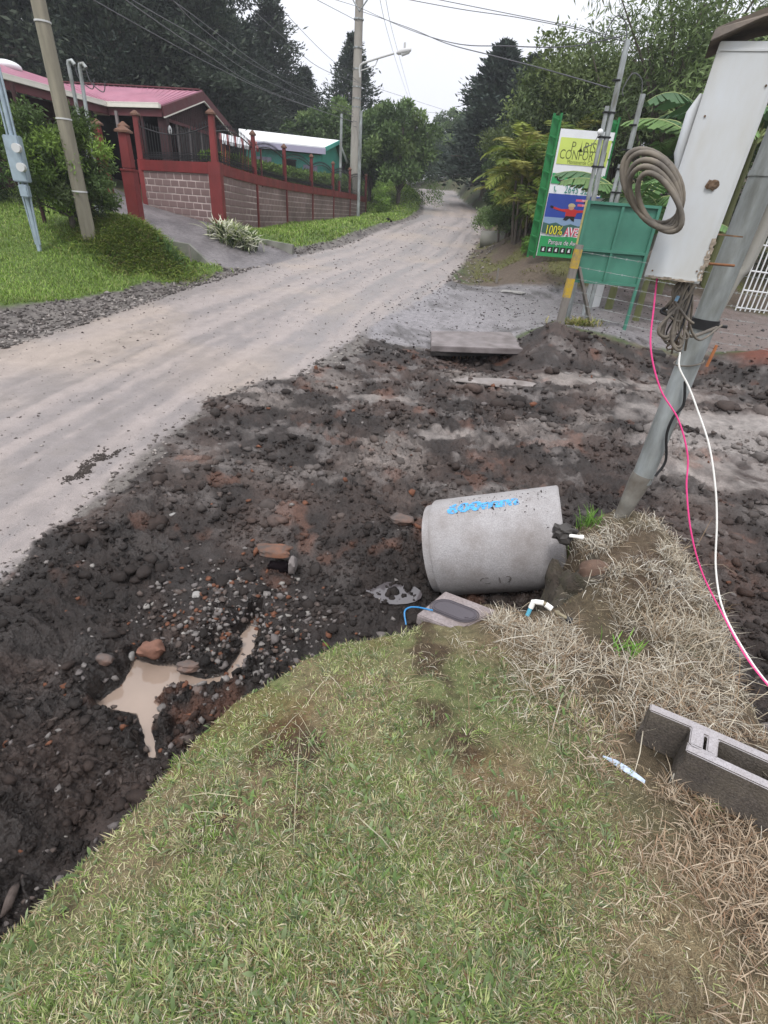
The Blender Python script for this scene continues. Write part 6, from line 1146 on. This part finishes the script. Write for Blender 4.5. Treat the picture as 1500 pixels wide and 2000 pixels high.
sh2 = broad('climbing_shrub', 2.3, .95, 12000, [(.09, .14, .04), (.12, .17, .05), (.07, .10, .04)], 'greyish shrub right of the wooden pole in front of the service masts', 'shrub', nclump=34, leaf=(.10, .03), cz=.45, rz=.46, clump=.3, airy=.2); put(sh2, -.548, 15.0, sc_=.92)
for k_, (uu, yy, lb_) in enumerate(((.012, 74, 'left'), (.035, 84, 'middle'), (.062, 80, 'right'))): bush(uu, yy, 5, 3.4, 3000, [(.04, .065, .035), (.06, .09, .045)], f'far dark bush closing the bend beyond the crest, {lb_} of three', leaf=(.4, .2))
# clipped hedge behind the fence
hp = [(-7.4, 22.5, 3.6), (-6.9, 24, 3.6), (-6.4, 27, 3.6), (-5.9, 30, 3.65), (-5.3, 34, 3.7), (-4.4, 38, 3.85), (-3.8, 41.5, 4.1)]
root = T('clipped_hedge', 'long clipped green hedge behind the iron fence', 'hedge', (-6, 30, 2)); n = 34000
t = RG.uniform(0, 6, n); i_ = np.minimum(t.astype(int), 5); f_ = (t-i_)[:, None]; hpA = np.array(hp); p = hpA[i_]*(1-f_)+hpA[i_+1]*f_; side = RG.uniform(0, 1, n)
zr_ = RG.uniform(0, 1, n)**.7; p2 = p.copy(); topm = side < .3; p2[:, 2] = np.where(topm, p[:, 2]+RG.normal(0, .05, n), 1.9+(p[:, 2]-1.9)*zr_); p2[:, 0] += np.where(topm, RG.uniform(-.45, .45, n), .42+RG.normal(0, .06, n))
D = unit(RG.normal(size=(n, 3))*.8+np.array([.4, -.4, .6])); colr = 1.35*np.array([(.10, .17, .035), (.14, .22, .05), (.07, .12, .03), (.17, .26, .06)])[RG.choice(4, n)]*(1+.3*fbm(p2[:, 1]*2, p2[:, 2]*2, 3, 400))[:, None]
foliage('leaves', p2-np.array(root.location), D, RG.uniform(.10, .2, n), RG.uniform(.05, .09, n), colr, root, kind='stuff')
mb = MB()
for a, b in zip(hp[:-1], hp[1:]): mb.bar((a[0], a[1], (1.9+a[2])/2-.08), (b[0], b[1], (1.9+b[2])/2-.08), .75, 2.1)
part('inner_core', mb, flat('hedge_inner', (.015, .025, .01)), root)  # solid very dark green bars filling the hedge behind its leaves
# palms
def frond(mbv, base, a, L_, el, npin=16, w=.035, pl=.45, arch=1.3):
    d = np.array([math.cos(a), math.sin(a), 0]); P = []; q = np.array(base, float); th = el
    for i in range(npin+1): P.append(q.copy()); q = q+(d*math.cos(th)+np.array([0, 0, 1.])*math.sin(th))*L_/npin; th -= arch/npin
    return np.array(P)
def palm(name, h, nf, L_, label, pal, stems=3):
    root = T(name, label, 'palm'); Ps, Ds, Ln, Cs = [], [], [], []; st = MB(); rach = MB()
    for s_ in range(stems):
        bx, by = rnd.uniform(-.5, .5), rnd.uniform(-.5, .5); hh = h*rnd.uniform(.55, .8); st.tube([(bx*.4, by*.4, -.2), (bx*.8, by*.8, hh*.5), (bx, by, hh)], .06, 7, .04)
        for k in range(nf):
            a = k*2.4+s_; P = frond(None, (bx, by, hh), a, L_*rnd.uniform(.75, 1.1), R(rnd.uniform(25, 80)), 16, arch=rnd.uniform(1.2, 2.2)); rach.tube([tuple(v) for v in P[::2]], .015, 4, .006)
            T_ = unit(np.gradient(P, axis=0)); sd = unit(np.cross(T_, [0, 0, 1.])); col = np.array(rnd.choice(pal))*rnd.uniform(.8, 1.25)
            for sg_ in (-1, 1):
                for rep in (0, .5):
                    i0 = 2; pp = P[i0:-1]*(1-rep)+P[i0+1:]*rep; u = np.linspace(0, 1, len(pp)); Ps.append(pp); Ds.append(unit(sd[i0:-1]*sg_+T_[i0:-1]*.7+np.array([0, 0, -.25])+RG.normal(size=(len(pp), 3))*.08)); Ln.append(.42*np.sin(.5+2.4*u)+.08); Cs.append(np.tile(col, (len(pp), 1)))
    P = np.concatenate(Ps); foliage('fronds', P, np.concatenate(Ds), np.concatenate(Ln), np.full(len(P), .05), np.concatenate(Cs), root); part('stems', st, MT['bark'], root, local=True, smooth=True); part('frond_ribs', rach, flat('frond_rib', (.22, .22, .06)), root, local=True, kind='stuff'); return root
PP = [(.14, .19, .035), (.20, .24, .05), (.10, .15, .03), (.26, .26, .07)]
pm1 = palm('areca_palm', 3.0, 12, 1.7, 'yellow green clumping palm left of the advertising sign', PP, 4); put(pm1, .192, 21.5)
put(copy_tree(pm1), .215, 23.5, sc_=1.12, label='taller palm clump behind, touching the top of the sign frame'); put(copy_tree(pm1), .165, 24, sc_=.8, label='smaller palm with an orange frond nearest the road')
put(copy_tree(pm1), .212, 20.2, sc_=.62, label='small palm at the foot of the sign')
# banana plants: each big leaf a part
def banana(label, nl, h, Lr, splay, pal):
    root = T('banana_plant', label, 'banana plant'); part('stem', MB().tube([(0, 0, -.2), (.02, 0, h*.5), (0, 0, h)], .11, 10, .05), flat('banana_stem', (.14, .15, .06)), root, local=True, smooth=True)
    for k in range(nl):
        a = k*2.4+rnd.uniform(-.3, .3)+splay; L_ = Lr*rnd.uniform(.8, 1.1); nseg = 22; P = frond(None, (0, 0, h*.93), a, L_, R(rnd.uniform(42, 78)), nseg, arch=rnd.uniform(1.1, 2.0)); T_ = unit(np.gradient(P, axis=0)); sd = unit(np.cross(T_, [0, 0, 1.]))
        V, F = [], []; col = np.array(rnd.choice(pal))*rnd.uniform(.8, 1.2); cc = []
        for i in range(4, nseg):
            for sg_ in (-1, 1):
                u = (i-4)/(nseg-4); wd = .33*math.sin(math.pi*min(1, .12+u*.88))**.6*L_/1.8+.02; dr = -.35-.25*rnd.random(); gap = .94 if rnd.random() < .75 else rnd.uniform(.6, .85)
                p0, p1 = P[i], P[i]*(1-gap)+P[min(i+1, nseg)]*gap; o = sd[i]*sg_*wd+np.array([0, 0, dr*wd])+T_[i]*wd*.3
                b = len(V); V += [p0, p1, p1+o, p0+o]; F.append((b, b+1, b+2, b+3)); cc += [col*.8]*2+[col*1.1]*2
        np_mesh('leaf', np.array(V), np.array(F), MT['leaf'], np.array(cc), parent=root); part('midrib', MB().tube([tuple(v) for v in P[::2]], .03, 6, .006), flat('banana_rib', (.25, .30, .12)), root, local=True)
    return root
BP = [(.07, .14, .06), (.10, .19, .06), (.05, .10, .05), (.13, .22, .07)]
bn = banana('banana plant with broad torn leaves behind the shorter conduit mast', 8, 2.3, 2.3, .2, BP); put(bn, .375, 14.8, rz=.4)
bn2 = banana('tall banana plant between the cable coil and the airy trees', 9, 3.6, 2.6, 1.2, BP); put(bn2, .455, 16.0, rz=1.1)
put(copy_tree(bn), .43, 13.4, sc_=.8, rz=2.2, label='small banana plant just above the green signboard, right half'); put(copy_tree(bn2), .53, 17.5, sc_=1.1, rz=2.9, label='tallest banana plant beside the meter box lid'); put(copy_tree(bn), .40, 18.6, sc_=.85, rz=4.6, label='banana plant behind the white board, left of the tall banana plant')
# striped spider plant at the wall corner
def spiky(cx, cy, n, l0, l1, label, pal, w, s_=.25, name='striped_plant'):
    X = RG.normal(cx, s_, n); Y = RG.normal(cy, s_*.6, n); z = height(X, Y); return blades(name, X, Y, z, RG.uniform(l0, l1, n), RG.uniform(*w, n), pick(pal, [1]*len(pal), n), lean=.75, curl=1.3, seg=4, kind='thing', label=label, cat='plant', loc=(cx, cy, float(z.mean())))
spiky(-5.35, 18.0, 800, .45, .8, 'clump of white and green striped leaves at the foot of the wall corner post', [(.62, .62, .50), (.55, .56, .38), (.62, .62, .5), (.10, .15, .05), (.06, .10, .03), (.3, .35, .15)], (.03, .05), .26)
spiky(-6.15, 14.9, 120, .3, .55, 'small arching grass plant in front of the driveway retaining wall', [(.10, .18, .06), (.16, .24, .10)], (.015, .03), .12)
spiky(3.9, 11.7, 260, .12, .25, 'tuft of yellow grass at the foot of the striped fence post', [(.25, .24, .06), (.16, .20, .05), (.35, .30, .15)], (.012, .02), .22, 'grass_tuft')
GRP = dict(dark_tree='massive dark trees behind the houses', conifer='dark conifers behind the houses and at the bend', broadleaf_tree='broadleaf trees along both sides of the road', feathery_tree='airy trees at the upper right', bush='bushes along the road', areca_palm='palms beside the sign', banana_plant='banana plants at the right', stone='loose stones in the mud', gate_pillar='red gate pillars', conduit_mast='conduit masts on the right', service_mast='service masts by the wooden pole', thin_mast='thin masts beside the concrete pole', distant_pole='distant utility poles', grass_tuft='green grass tufts', climbing_shrub='shrubs on the mound')
for o in list(sc.objects):
    b_ = o.name.split('.')[0]
    if o.parent is None and b_ in GRP and 'group' not in o: o['group'] = GRP[b_]
# ------------------------------------------------------------------ misty air
hz = MB().box((0, 45, 22), (220, 240, 58)); hm = bpy.data.materials.new('mist'); hm.use_nodes = True; ht_ = hm.node_tree; ht_.nodes.clear()
vo = ht_.nodes.new('ShaderNodeVolumePrincipled'); vo.inputs['Density'].default_value = .0010; vo.inputs['Color'].default_value = (.86, .88, .95, 1); oo = ht_.nodes.new('ShaderNodeOutputMaterial'); ht_.links.new(vo.outputs[0], oo.inputs['Volume'])
me = hz.mesh('haze', hm); o = bpy.data.objects.new('haze', me); C.objects.link(o); tag(o, kind='stuff')
print('TRIS', sum(len(m.loops)-2*len(m.polygons) for m in bpy.data.meshes if m.users), len(bpy.data.objects))
